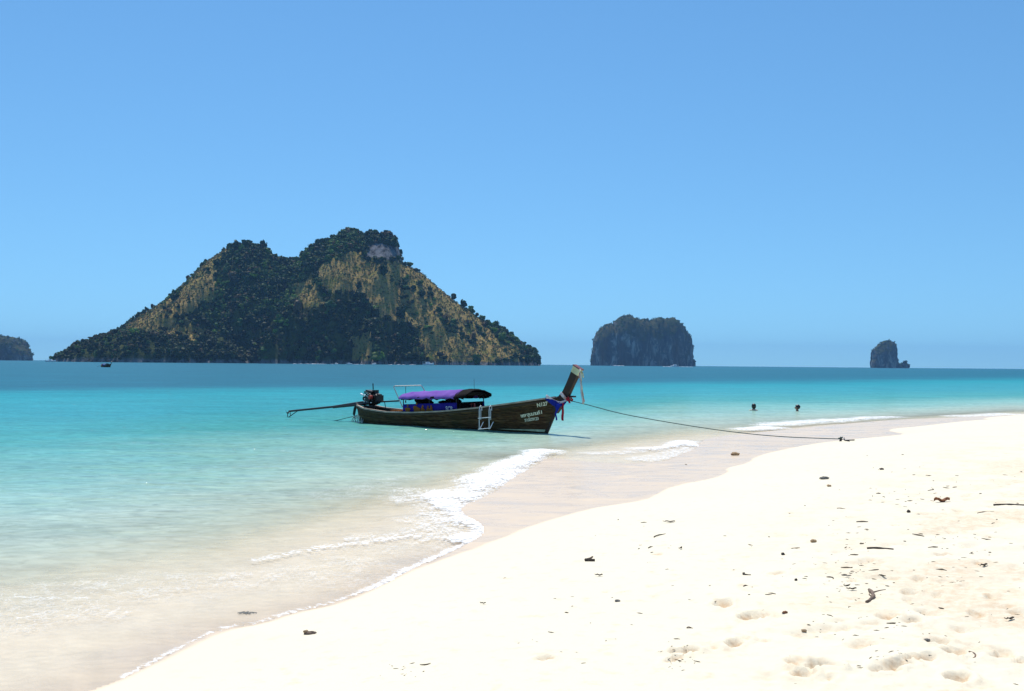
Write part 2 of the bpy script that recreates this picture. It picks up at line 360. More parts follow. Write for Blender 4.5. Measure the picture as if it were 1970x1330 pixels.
MT = dict(
    sand=m_sand(), water=m_water(), island=m_island(), stack=m_stack(), leaf=m_leaf(), plank=m_plank(),
    wood=simple('dark_wood', (0.028, 0.014, 0.007), 0.7, 0, 0.5, 5, (0.3, 1, 1)),
    rail=simple('pale_rubbed_wood', (0.33, 0.25, 0.19), 0.6, 0, 0.5, 8, (0.4, 1, 1)),
    black=simple('black_painted_metal', (0.004, 0.004, 0.004), 0.5, 0.0, 0.5),
    iron=simple('greasy_steel', (0.015, 0.015, 0.016), 0.5, 0.3, 0.5),
    chrome=simple('stainless_steel', (0.80, 0.80, 0.80), 0.35, 0.5, 0.1),
    galv=simple('galvanised_pipe', (0.50, 0.50, 0.46), 0.45, 0.4, 0.2),
    red=simple('faded_red_paint', (0.35, 0.03, 0.015), 0.5, 0, 0.3),
    purple=m_fabric('purple_tarpaulin', (0.33, 0.18, 0.62), (0.25, 0.12, 0.52), 0.35),
    blacktarp=m_fabric('black_tarpaulin', (0.008, 0.007, 0.007), None, 0.02),
    blue=m_fabric('blue_banner_cloth', (0.05, 0.035, 0.36), (0.035, 0.022, 0.25), 0.3),
    orange=m_fabric('orange_print', (0.45, 0.17, 0.03), (0.25, 0.09, 0.03), 0.3),
    white=simple('white_gelcoat', (0.8, 0.8, 0.8), 0.35, 0, 0.05),
    whitecloth=m_fabric('white_cloth', (0.75, 0.73, 0.75), (0.65, 0.62, 0.66), 0.3),
    bluecloth=m_fabric('royal_blue_cloth', (0.02, 0.04, 0.40), (0.015, 0.03, 0.28), 0.3),
    redcloth=m_fabric('red_cloth', (0.55, 0.03, 0.05), (0.42, 0.02, 0.04), 0.3),
    pinkcloth=m_fabric('faded_pink_cloth', (0.70, 0.38, 0.36), (0.6, 0.42, 0.35), 0.35),
    cream=simple('cream_paint', (0.55, 0.55, 0.33), 0.6, 0, 0.3),
    lettering=simple('yellowed_white_lettering_paint', (0.62, 0.60, 0.44), 0.6, 0, 0.35, 14),
    maroon=simple('maroon_cap_paint', (0.16, 0.05, 0.06), 0.6),
    rope=simple('green_nylon_rope', (0.035, 0.075, 0.07), 0.8, 0, 0.4, 30),
    palerope=simple('pale_rope', (0.45, 0.47, 0.40), 0.85, 0, 0.4, 30),
    drift=simple('driftwood', (0.16, 0.11, 0.08), 0.85, 0, 0.6, 12, (0.3, 1, 1), 0.5),
    darkdrift=simple('dark_driftwood', (0.045, 0.032, 0.024), 0.85, 0, 0.6, 12, (0.3, 1, 1), 0.5),
    leafb=simple('dead_leaf', (0.22, 0.085, 0.035), 0.8, 0, 0.5, 20),
    stone=simple('grey_stone', (0.17, 0.16, 0.14), 0.85, 0, 0.5, 20),
    husk=simple('husk', (0.40, 0.27, 0.15), 0.85, 0, 0.6, 14),
    skin=simple('brown_skin', (0.30, 0.15, 0.09), 0.5, 0, 0.15),  # brownish skin tone of the right swimmer
    skin2=simple('pale_skin', (0.55, 0.36, 0.27), 0.5, 0, 0.15),
    hair=simple('black_hair', (0.010, 0.008, 0.008), 0.35, 0, 0.4, 30),
    glass=simple('dark_boat_glass', (0.02, 0.03, 0.05), 0.1, 0, 0.1),
    litter=simple('plant_litter', (0.10, 0.075, 0.045), 0.9, 0, 0.8, 3),
    bark=simple('tree_bark', (0.12, 0.095, 0.07), 0.9, 0, 0.4, 1),
    wake=simple('wake_foam', (0.85, 0.86, 0.87), 0.9, 0, 0.05, 2),
)

# ================================================================== SHORE GEOMETRY
def g2(pts): return [tuple(at_z(u, v)[:2]) for u, v in pts]
FRONT_PX = [(240, 1304), (330, 1258), (380, 1228), (430, 1210), (500, 1200), (560, 1180), (640, 1162), (700, 1140), (745, 1122), (780, 1100), (850, 1070), (905, 1044),
            (932, 1026), (928, 1008), (895, 992), (884, 976), (930, 957), (960, 941), (988, 917), (1035, 895), (1050, 880), (1120, 888), (1200, 893), (1282, 888),
            (1300, 878), (1340, 863), (1346, 853), (1355, 845), (1400, 838), (1470, 831), (1550, 823), (1620, 816), (1700, 809), (1760, 806), (1850, 803), (1945, 799)]
DRY_PX = [(232, 1312), (328, 1264), (430, 1216), (502, 1204), (562, 1185), (642, 1167), (704, 1145), (784, 1105), (855, 1076), (930, 1052), (1020, 1014), (1130, 984),
          (1190, 975), (1243, 967), (1262, 956), (1298, 939), (1370, 926), (1402, 913), (1394, 905), (1442, 893), (1452, 881), (1520, 865), (1600, 852), (1680, 845),
          (1748, 838), (1712, 833), (1712, 828), (1760, 824), (1850, 813), (1912, 809), (1885, 806), (1945, 801)]
PRE = [(-400.0, -3000.0), (-60.0, -300.0), (-22.0, -60.0), (-9.5, -14.0), (-5.0, 0.0), (-3.9, 4.0)]
PRED = [(-400.0, -3000.0), (-60.0, -300.0), (-22.0, -60.0), (-9.3, -14.0), (-4.9, 0.0), (-3.85, 4.0)]
POST = [(33, 55), (60, 72), (120, 100), (300, 150), (3000, 500)]
def chaikin(p, n=2):
    for _ in range(n):
        q = [p[0]]
        for a, b in zip(p[:-1], p[1:]):
            q += [(a[0] * .75 + b[0] * .25, a[1] * .75 + b[1] * .25), (a[0] * .25 + b[0] * .75, a[1] * .25 + b[1] * .75)]
        p = q + [p[-1]]
    return p
FRONT = PRE + chaikin(g2(FRONT_PX), 1) + POST
DRY = PRED + chaikin(g2(DRY_PX), 1) + POST
LAND = [(3000, -3000)]
def sd(X, Y, poly):
    d = seg_dist(X, Y, poly); s_ = inside(X, Y, poly + LAND)
    return np.where(s_, d, -d)

CU = np.array([-900, 25, 400, 800, 1050, 1300, 1600, 1945, 2900], float)
CONT = [(0.03, [1260, 1215, 1130, 985, 885, 850, 816, 800, 800]),
        (0.09, [1170, 1130, 1060, 940, 868, 836, 812, 793, 790]),
        (0.30, [1060, 1010, 965, 892, 846, 812, 799, 782, 778]),
        (0.80, [960, 915, 885, 848, 815, 785, 782, 770, 765]),
        (1.60, [860, 835, 820, 802, 785, 766, 765, 760, 755]),
        (3.00, [785, 780, 776, 770, 764, 750, 748, 741, 738]),
        (4.50, [757, 754, 750, 747, 745, 738, 736, 731, 729]),
        (7.00, [748, 744, 739, 736, 733, 727, 725, 721, 719])]
def depth_field(X, Y):
    r_ = np.hypot(X, Y); az = np.clip(np.arctan2(X, Y), R(-42), R(42))
    u = 985 + F * np.tan(az); yy = r_ * np.cos(az); dep = np.log(F * CAM.z / np.maximum(yy, 0.5))
    hu = 701 + (u - 985) * 0.00885
    ld = [np.log(np.interp(u, CU, np.array(c[1], float)) - hu) for c in CONT]
    D = np.full(X.shape, CONT[0][0])
    for k in range(len(CONT) - 1):
        t = np.clip((ld[k] - dep) / (ld[k] - ld[k + 1]), 0, 1)
        D = np.where(dep < ld[k], CONT[k][0] + (CONT[k + 1][0] - CONT[k][0]) * t, D)
    return D

rng = np.random.RandomState(4)
PRINTS = [(1395, 1165, 1.2), (1442, 1188, 1.2), (1320, 1246, 1.1), (1412, 1232, 1.1), (1375, 1240, .8), (1570, 1277, 1.3), (1528, 1272, .9), (1712, 1278, 1.5), (1770, 1262, 1.2),
          (1712, 1183, 1), (1757, 1192, 1.3), (1857, 1126, 1.1), (1748, 1140, .9), (1815, 1066, 1), (1882, 1082, .9), (1852, 1296, 1.2), (1500, 1105, .8), (1796, 1233, 1),
          (1660, 1206, .9), (1835, 1252, 1), (1880, 1180, .8), (1600, 1302, .9), (1040, 1266, .8), (1545, 1290, 1), (1905, 1150, .8), (1925, 1260, 1), (1480, 1230, .6), (1300, 1262, .8),
          (1200, 1140, .6), (1265, 1065, .6), (1165, 1140, .5), (1545, 1030, .6), (1250, 1100, .5), (1640, 1120, .7), (1720, 1010, .6), (1780, 1010, .5), (1850, 1020, .6), (1570, 960, .5)]
def base_beach(X, Y):
    sw = sd(X, Y, FRONT); sdr = sd(X, Y, DRY)
    D = depth_field(X, Y)
    under = -np.minimum(D, 0.015 + 0.10 * np.abs(sw)) 
    wetz = 0.008 + 0.012 * np.clip(sw, 0, 3)
    s_ = np.maximum(sdr, 0)
    dryz = wetz + 0.68 * (1 - np.exp(-s_ / 6.0)) + 0.012 * np.clip(s_, 0, 0.3) / 0.3
    return np.where(sw < 0, under, np.where(sdr > 0, dryz, wetz)), sw, sdr, D
def ground_px(u, v):
    z = 0.4
    for _ in range(12):
        p = at_z(u, v, z); zz = base_beach(np.array([p.x]), np.array([p.y]))[0][0]; z = 0.5 * z + 0.5 * max(zz, 0.0)
    p = at_z(u, v, z); return Vector((p.x, p.y, z))
PW = [(ground_px(u, v), s_) for u, v, s_ in PRINTS]
def beach(X, Y, full=False):
    z, sw, sdr, D = base_beach(X, Y)
    r_ = np.hypot(X, Y)
    rough = smooth(sdr, 2.2, 6.0) * smooth(X, -0.5, 3.0)
    near = np.clip(1.6 - r_ / 25, 0, 1)
    z = z + smooth(sdr, 0.3, 2.5) * (0.05 * fbm(X * 0.5, Y * 0.5, 3, 5)) * near
    z = z + rough * near * (0.06 * fbm(X * 2.6, Y * 2.6, 4, 9) - 0.055 * np.abs(fbm(X * 5.5, Y * 5.5, 5, 21)) - 0.05 * smooth(fbm(X * 3.6, Y * 3.6, 4, 33), 0.16, 0.30))
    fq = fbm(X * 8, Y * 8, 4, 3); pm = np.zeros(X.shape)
    for p, s_ in PW:
        dx = X - p.x; dy = Y - p.y; a = (p.x * 7.7 + p.y * 3.1) % 1.4 - 0.2
        ex = dx * math.cos(a) + dy * math.sin(a); ey = -dx * math.sin(a) + dy * math.cos(a)
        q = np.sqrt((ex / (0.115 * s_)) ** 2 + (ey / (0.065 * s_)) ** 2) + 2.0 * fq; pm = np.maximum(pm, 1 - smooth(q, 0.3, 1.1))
        z = z - 0.042 * s_ * (1 - smooth(q, 0.2, 0.95)) * (1 + 1.2 * fbm(X * 14, Y * 14, 3, 63)) + 0.013 * s_ * np.exp(-((q - 1.2) / 0.25) ** 2)
    pm = np.maximum(pm * .9, rough * near * .5 * smooth(fbm(X * 1.7, Y * 1.7, 4, 88), -.05, .2)); pm = np.maximum(pm, rough * near * smooth(fbm(X * 3.6, Y * 3.6, 4, 33), 0.14, 0.30) * .8)  # mask for the shade painted in prints, dips and rough patches
    rip = smooth(-sw, 0.1, 1.0) * (1 - smooth(D, 0.2, 1.2))
    z = z + rip * 0.006 * fbm(X * 3, Y * 6, 3, 31)
    return (z, sw, sdr, D, pm) if full else (z, sw, sdr, D)

def fan(azs, rs):
    A, RR = np.meshgrid(azs, rs); X = (np.sin(A) * RR).ravel(); Y = (np.cos(A) * RR).ravel()
    n = len(azs); m = len(rs)
    i, j = np.meshgrid(np.arange(m - 1), np.arange(n - 1), indexing='ij')
    a = (i * n + j).ravel(); f = np.stack([a, a + 1, a + n + 1, a + n], 1)
    return X, Y, f
def azim(nf, half=34):
    return np.r_[np.linspace(R(-180), R(-half - 1), 60), np.linspace(R(-half), R(half), nf), np.linspace(R(half + 1), R(180), 60)]
# sand and sea floor
X, Y, f = fan(azim(520), np.r_[0.05, 1.0, 2.0, np.geomspace(3.0, 60, 560), np.geomspace(61, 600, 80), 3000.0])
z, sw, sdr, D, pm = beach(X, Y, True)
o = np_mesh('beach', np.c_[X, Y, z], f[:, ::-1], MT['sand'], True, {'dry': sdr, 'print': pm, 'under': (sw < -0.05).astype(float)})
tag(o, 'pale cream sand beach sloping into the shallows', None, None, 'structure')

# sea surface
FOAM = [  # px polyline, half width (m), strength, wave height
    ([(1046, 868), (1020, 882), (985, 897), (945, 912), (915, 925)], 0.40, 0.60, 0.08),
    ([(985, 905), (940, 928), (900, 945), (865, 960)], 0.45, 0.60, 0.05),
    ([(845, 945), (850, 965), (880, 985), (915, 1004), (928, 1020), (900, 1035)], 0.30, 0.64, 0.02),
    ([(800, 945), (830, 975), (850, 1005), (860, 1030)], 0.5, 0.24, 0.0),
    ([(932, 1026), (905, 1040), (850, 1067), (780, 1097), (745, 1119), (700, 1137)], 0.05, 0.66, 0.0),
    ([(700, 1137), (640, 1159), (560, 1177), (500, 1197), (430, 1207), (330, 1255), (240, 1301)], 0.03, 0.42, 0.0),
    ([(490, 1078), (560, 1064), (630, 1051), (700, 1043), (800, 1030)], 0.10, 0.32, 0.0),
    ([(880, 1010), (800, 1020), (700, 1040)], 0.35, 0.16, 0.0),
    ([(1336, 858), (1312, 850), (1290, 860), (1250, 864)], 0.35, 0.62, 0.08),
    ([(1250, 864), (1200, 870), (1160, 872)], 0.5, 0.28, 0.03),
    ([(1330, 862), (1280, 876), (1240, 884)], 0.4, 0.32, 0.0),
    ([(1436, 826), (1472, 823)], 0.55, 0.72, 0.08),
    ([(1480, 818), (1540, 813), (1620, 808), (1700, 803), (1712, 803)], 0.7, 0.50, 0.05),
    ([(1850, 801), (1945, 797)], 0.8, 0.4, 0.03),
    ([(25, 1146), (80, 1150), (160, 1152)], 0.08, 0.15, 0.0), ([(40, 1188), (130, 1186), (240, 1178)], 0.08, 0.15, 0.0), ([(60, 1170), (300, 1130), (600, 1100), (800, 1045)], 0.9, 0.10, 0.0),
    ([(760, 922), (700, 935), (640, 955)], 0.5, 0.10, 0.02),
]
X, Y, f = fan(azim(460), np.r_[0.05, 1.0, 2.0, np.geomspace(3.0, 110, 460), np.geomspace(112, 12500, 70)])
sw = sd(X, Y, FRONT); D = depth_field(X, Y)
D = np.minimum(D, 0.015 + 0.10 * np.abs(sw)); D = np.where(sw > 0, 0.0, D)
fo = np.zeros_like(X); zw = np.zeros_like(X)
wob = fbm(X * 1.3, Y * 1.3, 5, 77) * 1.6
for pts, hw, st, wh in FOAM:
    d = seg_dist(X, Y, g2(pts)); q = d / hw + wob * min(1, hw * 3)
    fo = np.maximum(fo, st * 0.86 * (1 - smooth(q, 0.2, 1.7))); zw = np.maximum(zw, .55 * wh * (1 - smooth(d / hw + wob, 0, 1.5)))
nearw = np.clip(1.4 - np.hypot(X, Y) / 100, 0, 1)
amp = smooth(D, 0.02, 0.6) * 0.05
zw = zw * np.clip(-sw / 0.15, 0, 1) + nearw * amp * (fbm(X * 0.6, Y * 1.0, 4, 55) * 1.6)
o = np_mesh('sea', np.c_[X, Y, zw], f[:, ::-1], MT['water'], True, {'depth': D, 'foam': fo})
tag(o, 'turquoise sea deepening to blue at the horizon', None, None, 'structure')
#PART2
# ================================================================== ISLANDS
def prof(px, yr):
    P = [((u - 985) / F * yr, (hor(u) - v) / F * yr + CAM.z) for u, v in px]
    return [p[0] for p in P], [p[1] for p in P]
YR, YH = 1700.0, 1490.0
MAIN_PX = [(150, 700), (180, 690), (205, 672), (228, 652), (245, 630), (262, 612), (280, 602), (300, 589), (325, 570), (352, 544), (380, 515), (395, 500), (415, 485), (432, 474),
           (455, 470), (480, 468), (505, 474), (520, 492), (545, 498), (575, 495), (588, 478), (605, 465), (632, 458), (655, 448), (672, 440), (686, 442), (697, 455),
           (712, 447), (730, 450), (748, 450), (760, 462), (769, 480), (774, 504), (790, 513), (812, 526), (835, 545), (860, 565), (885, 585), (905, 598), (930, 616), (955, 626),
           (985, 644), (1008, 664), (1024, 674), (1036, 690), (1041, 700)]
HEAD_PX = [(92, 698), (100, 690), (118, 680), (135, 668), (160, 656), (200, 645), (240, 637), (290, 634), (330, 636), (365, 640), (400, 652), (430, 662), (455, 676), (478, 688), (495, 698)]
MX, MZ = prof(MAIN_PX, YR); HX, HZ = prof(HEAD_PX, YH)
GRASS = [[(436, 470), (405, 498), (352, 545), (300, 585), (240, 628), (232, 640), (310, 640), (345, 612), (385, 590), (425, 570), (412, 540), (418, 508), (440, 478)],
         [(622, 510), (650, 488), (690, 486), (720, 510), (770, 506), (812, 522), (860, 565), (905, 600), (945, 640), (985, 665), (1015, 690), (880, 698), (870, 640), (845, 600),
          (800, 590), (760, 575), (700, 560), (655, 560), (630, 560), (610, 540)],
         [(676, 648), (706, 640), (716, 668), (722, 698), (668, 698), (684, 672)],
         [(330, 622), (370, 626), (400, 640), (420, 655), (350, 650), (318, 640)], [(800, 620), (870, 630), (900, 698), (820, 698)], [(700, 560), (860, 565), (880, 640), (780, 625), (720, 600)], [(560, 545), (600, 540), (625, 590), (580, 600)]]
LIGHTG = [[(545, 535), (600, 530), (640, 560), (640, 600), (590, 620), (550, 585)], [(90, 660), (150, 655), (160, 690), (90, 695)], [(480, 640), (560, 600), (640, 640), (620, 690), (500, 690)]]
ROCKP = [[(706, 472), (730, 466), (768, 478), (772, 500), (735, 499), (705, 494)]]
def to_px(X, Y, Z):
    dx, dy, dz = X - CAM.x, Y - CAM.y, Z - CAM.z
    xc = dx * CX[0] + dy * CX[1] + dz * CX[2]; yc = dx * CY[0] + dy * CY[1] + dz * CY[2]; zc = dx * _f[0] + dy * _f[1] + dz * _f[2]
    return 985 + F * xc / zc, 665 - F * yc / zc
def cover(X, Y, Z):
    u, v = to_px(X, Y, Z); n1 = fbm(X / 22, Y / 22 + Z / 22, 3, 8) * 18; n2 = fbm(X / 20, Y / 20 + Z / 20, 3, 18) * 16
    u = u + n1; v = v + n2
    g = np.zeros(X.shape); l = np.zeros(X.shape); r_ = np.zeros(X.shape)
    for p in GRASS: g[inside(u, v, p)] = 1
    for p in LIGHTG: l[inside(u, v, p)] = 1
    for p in ROCKP: r_[inside(u - n1 * .7, v - n2 * .7, p)] = 1
    return g, l, r_
def island_z(X, Y):
    H = np.interp(X, MX, MZ, left=-20, right=-20) - 7
    Hn = np.clip(H / 235, 0, 1)
    wf = 40 + 215 * Hn ** 0.75; wb = wf * 0.9
    yr = YR + 14 * np.sin(X / 90)
    t = np.where(Y < yr, (yr - Y) / wf, (Y - yr) / wb)
    gully = fbm(X / 60, Y / 160, 4, 3) * 0.75 + fbm(X / 17, Y / 30, 3, 41) * 0.25
    tt = np.clip(t * (1 + gully * smooth(t, 0, 0.35)), 0, 3)
    z1 = H * (1 - np.clip(tt, 0, 1.2) ** 1.25) - 30 * np.maximum(tt - 1, 0)
    H2 = np.interp(X, HX, HZ, left=-20, right=-20) - 7
    w2 = 26 + 70 * np.clip(H2 / 50, 0, 1); t2 = np.abs(Y - YH - 8 * np.sin(X / 40)) / w2 * (1 + fbm(X / 25, Y / 25, 3, 6) * 0.5)
    z2 = H2 * (1 - np.clip(t2, 0, 1.1) ** 1.8) - 30 * np.maximum(t2 - 1, 0)
    z1 = np.where(H <= .5, -8, z1); z2 = np.where(H2 <= .5, -8, z2)
    z = np.maximum(z1, z2)
    z = z + np.clip(z / 20, 0, 1) * fbm(X / 17, Y / 17, 4, 12) * 3.5
    z = np.where(z > 0, z + 5 * smooth(z, 0, 3), z)
    return np.maximum(z, -6)
xs = np.arange(-830, 80, 4.2); ys = np.arange(1370, 1960, 4.6)
XX, YY = np.meshgrid(xs, ys); X = XX.ravel(); Y = YY.ravel(); Z = island_z(X, Y)
n, m = len(xs), len(ys); i, j = np.meshgrid(np.arange(m - 1), np.arange(n - 1), indexing='ij'); a = (i * n + j).ravel()
f = np.stack([a, a + 1, a + n + 1, a + n], 1); f = f[(Z[f].max(1) > -5.5)]
g, l, rk = cover(X, Y, Z)
o = np_mesh('island_hillside', np.c_[X, Y, Z], f, MT['island'], True, {'grass': g, 'rock': rk})
tag(o, 'large green and brown hilly island on the left', None, None, 'structure')

# tree crowns: clumps of leaf sized faces
def crown_proto(seed, nq=70, tall=1.0, core=True):
    r_ = np.random.RandomState(seed); V = []; Fc = []
    lobes = [(r_.uniform(-.45, .45), r_.uniform(-.45, .45), r_.uniform(-.2, .55) * tall, r_.uniform(.38, .62)) for _ in range(7)]
    for k in range(nq):
        cx, cy, cz, rad = lobes[r_.randint(7)]
        d = r_.normal(size=3); d /= np.linalg.norm(d); d[2] = abs(d[2]) * 0.9 - 0.15 if r_.rand() < .75 else d[2]
        p = np.array([cx, cy, cz]) + d * rad * np.array([1, 1, .85 * tall]) * r_.uniform(.75, 1.05)
        a_ = np.cross(d, r_.normal(size=3)); a_ /= np.linalg.norm(a_) + 1e-9; b_ = np.cross(d, a_)
        s_ = r_.uniform(.12, .34); a_ = a_ * s_; b_ = b_ * s_ + d * r_.uniform(-.5, .5) * s_
        i0 = len(V); V += [p - a_ - b_, p + a_ - b_ * .8, p + a_ * .8 + b_, p - a_ * .9 + b_]; Fc.append((i0, i0 + 1, i0 + 2, i0 + 3))
    if core:
        for cx, cy, cz, rad in lobes[:5]:
            bm = bmesh.new(); bmesh.ops.create_icosphere(bm, subdivisions=1, radius=rad * .82)
            i0 = len(V)
            for v in bm.verts: V.append(np.array([v.co.x + cx, v.co.y + cy, v.co.z * .85 * tall + cz]) * (1 + r_.uniform(-.08, .08)))
            for fc in bm.faces: q = [w_.index + i0 for w_ in fc.verts]; Fc.append((q[0], q[1], q[2], q[2]))
            bm.free()
    return np.array(V), np.array(Fc)
protos = [crown_proto(s_, 52, .75 + .11 * s_) for s_ in range(8)]; shrubs = [crown_proto(50 + s_, 16, .9, False) for s_ in range(5)]
def scatter(name, pts, scales, tints, prot, m, label, seed=0):
    r_ = np.random.RandomState(seed); Vs = []; Fs = []; Ts = []; off = 0
    for p, s_, t in zip(pts, scales, tints):
        V, Fc = prot[r_.randint(len(prot))]; a_ = r_.uniform(0, 6.28); c_, n_ = math.cos(a_), math.sin(a_)
        W = np.c_[V[:, 0] * c_ - V[:, 1] * n_, V[:, 0] * n_ + V[:, 1] * c_, V[:, 2]] * s_ * r_.uniform(.75, 1.3, 3) + p
        Vs.append(W); Fs.append(Fc + off); off += len(V)
        Ts.append(np.tile(t, (len(V), 1)) * r_.uniform(.8, 1.2, (len(V), 1)))
    V = np.vstack(Vs); Fc = np.vstack(Fs); tri = Fc[:, 2] == Fc[:, 3]
    Fq = Fc[~tri]; Ft = Fc[tri][:, :3]
    faces = np.vstack([Fq[:, [0, 1, 2]], Fq[:, [0, 2, 3]], Ft]) if len(Ft) else np.vstack([Fq[:, [0, 1, 2]], Fq[:, [0, 2, 3]]])
    o = np_mesh(name, V, faces, m, False, {'tint': np.vstack(Ts)}); tag(o, label, None, None, 'stuff'); return o
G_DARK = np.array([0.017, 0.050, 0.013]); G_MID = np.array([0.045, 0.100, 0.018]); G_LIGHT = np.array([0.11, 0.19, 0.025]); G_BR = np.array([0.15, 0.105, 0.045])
r_ = np.random.RandomState(11)
N = 26000
px = r_.uniform(-815, 70, N); py = r_.uniform(1380, 1790, N)
pz = island_z(px, py); g, l, rk = cover(px, py, pz)
dens = fbm(px / 35, py / 35, 3, 91)
ok = (pz > 3) & (rk < .5) & ((g < .5) | ((dens > .11) & (r_.rand(N) < .35)))
keep = np.where(ok & (r_.rand(N) < .56))[0]
P = np.c_[px, py, pz][keep]; sc = r_.uniform(2.4, 5.8, len(keep)) * np.where(r_.rand(len(keep)) < .07, 1.6, 1)
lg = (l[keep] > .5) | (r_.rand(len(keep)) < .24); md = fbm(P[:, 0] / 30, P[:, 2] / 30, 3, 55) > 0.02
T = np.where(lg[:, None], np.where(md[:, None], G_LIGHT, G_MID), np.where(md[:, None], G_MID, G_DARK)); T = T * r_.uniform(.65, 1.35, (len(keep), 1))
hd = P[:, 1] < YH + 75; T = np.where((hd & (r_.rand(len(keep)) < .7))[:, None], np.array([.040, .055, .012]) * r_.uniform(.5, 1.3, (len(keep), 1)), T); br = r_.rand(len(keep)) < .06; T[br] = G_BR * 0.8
P[:, 2] += sc * .35
sc *= np.where(P[:, 0] < -490, .72, 1)
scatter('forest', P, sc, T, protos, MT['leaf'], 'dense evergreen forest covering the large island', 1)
N = 60000; px = r_.uniform(-815, 70, N); py = r_.uniform(1380, 1760, N); pz = island_z(px, py); g, l, rk = cover(px, py, pz)
keep = np.where((pz > 3) & (g > .5) & (rk < .5) & (r_.rand(N) < .55))[0]
P = np.c_[px, py, pz][keep]; sc = r_.uniform(.9, 2.6, len(keep)); P[:, 2] += sc * .2; print('scrub', len(keep))
T = np.where(r_.rand(len(keep), 1) < .4, G_BR * 1.6, np.where(r_.rand(len(keep), 1) < .5, G_MID, np.array([0.17, 0.17, 0.045]))) * r_.uniform(.7, 1.4, (len(keep), 1))
scatter('scrub', P, sc, T, shrubs, MT['leaf'], 'dry scrub and grass tufts on the brown slopes of the large island', 2)

# single trees that stand out on slope and skyline
def hit_island(u, v):
    d = ray(u, v); y = np.arange(1380, 1790, 1.5); t = y / d.y
    X_ = CAM.x + d.x * t; Z_ = CAM.z + d.z * t; zz = island_z(X_, y) - Z_
    k = np.where(zz > 0)[0]; k = k[0] if len(k) else int(np.argmax(zz))
    return Vector((X_[k], y[k], zz[k] + Z_[k]))
def crown_mesh(seed, nq, tint):
    V, Fc = crown_proto(seed, nq, 1.15); r2 = np.random.RandomState(seed)
    tri = Fc[:, 2] == Fc[:, 3]; Fq = Fc[~tri]; faces = np.vstack([Fq[:, [0, 1, 2]], Fq[:, [0, 2, 3]], Fc[tri][:, :3]])
    return V, faces, np.tile(tint, (len(V), 1)) * r2.uniform(.75, 1.25, (len(V), 1))
TREES = [  # base px, crown half height m, tint, label
    (872, 568, 7, G_DARK, 'upper of two bushy trees breaking the right skyline of the large island'),
    (892, 592, 8, G_DARK, 'round dark tree on the right skyline of the large island, below the bushy one'),
    (918, 602, 4, G_DARK, 'small tree standing alone on the right skyline of the large island'),
    (811, 572, 8, G_DARK, 'single dark tree alone on the dry grass slope right of the summit'),
    (690, 556, 7, G_DARK, 'thin dark tree on the light green slope below the rocky summit'),
    (770, 612, 10, G_DARK, 'tall dark tree in the middle of the island, below the dry grass'),
    (737, 530, 10, G_DARK, 'dark rounded tree directly under the grey rock face'),
    (547, 497, 4, G_DARK, 'small spindly tree in the saddle between the two summits'),
    (564, 493, 4, G_MID, 'bushy little tree in the saddle, nearer the rocky summit'),
    (481, 470, 6, G_DARK, 'upright tree on top of the left summit'),
    (508, 476, 8, G_DARK, 'broad dark crown at the right edge of the left summit'),
    (394, 500, 5, G_DARK, 'dark bush on the upper left ridge beside the dry grass strip'),
    (362, 532, 5, G_BR * .8, 'grey brown leafless looking tree halfway up the left ridge'),
    (327, 565, 3.5, G_MID, 'small tree on the left ridge below the leafless one'),
    (283, 592, 5, G_DARK, 'dark tree at the foot of the dry grass strip on the left ridge'),
    (294, 586, 5, G_BR * .6, 'slim brownish tree beside the dark one on the lower left ridge'),
    (233, 628, 3.5, G_MID, 'little tree leaning out over the headland skyline'),
    (206, 640, 3, G_DARK, 'dark bush on the headland skyline, left of the little tree'),
    (100, 688, 5, G_LIGHT, 'bright green tree at the far left tip of the headland'),
    (430, 478, 4, G_BR * .9, 'bare grey tree on the left shoulder of the left summit')]
for k, (u, v, s_, tn, lb) in enumerate(TREES):
    b = hit_island(u, v); r0 = empty('tree', b - Vector((0, 0, 1)), 0, lb, 'tree', 'single trees standing out on the large island')
    V, fc, tt = crown_mesh(200 + k, 110, tn); V = V * np.array([s_ * .85, s_ * .85, s_]) + np.array([0, 0, s_ * .72])
    c_ = np_mesh('crown', V, fc, MT['leaf'], False, {'tint': tt}); c_.parent = r0
    tb = MB().tube([(0, 0, -1), (0.2, 0, s_ * .5), (0, 0.2, s_ * 1.2)], [s_ * .07, s_ * .05, s_ * .03], 6)
    tb.tube([(0.15, 0, s_ * .5), (s_ * .4, 0, s_ * 1.1)], [s_ * .035, s_ * .015], 5).tube([(0.15, 0, s_ * .6), (-s_ * .35, s_ * .2, s_ * 1.2)], [s_ * .035, s_ * .015], 5)
    tb.build('trunk', MT['bark'], r0)

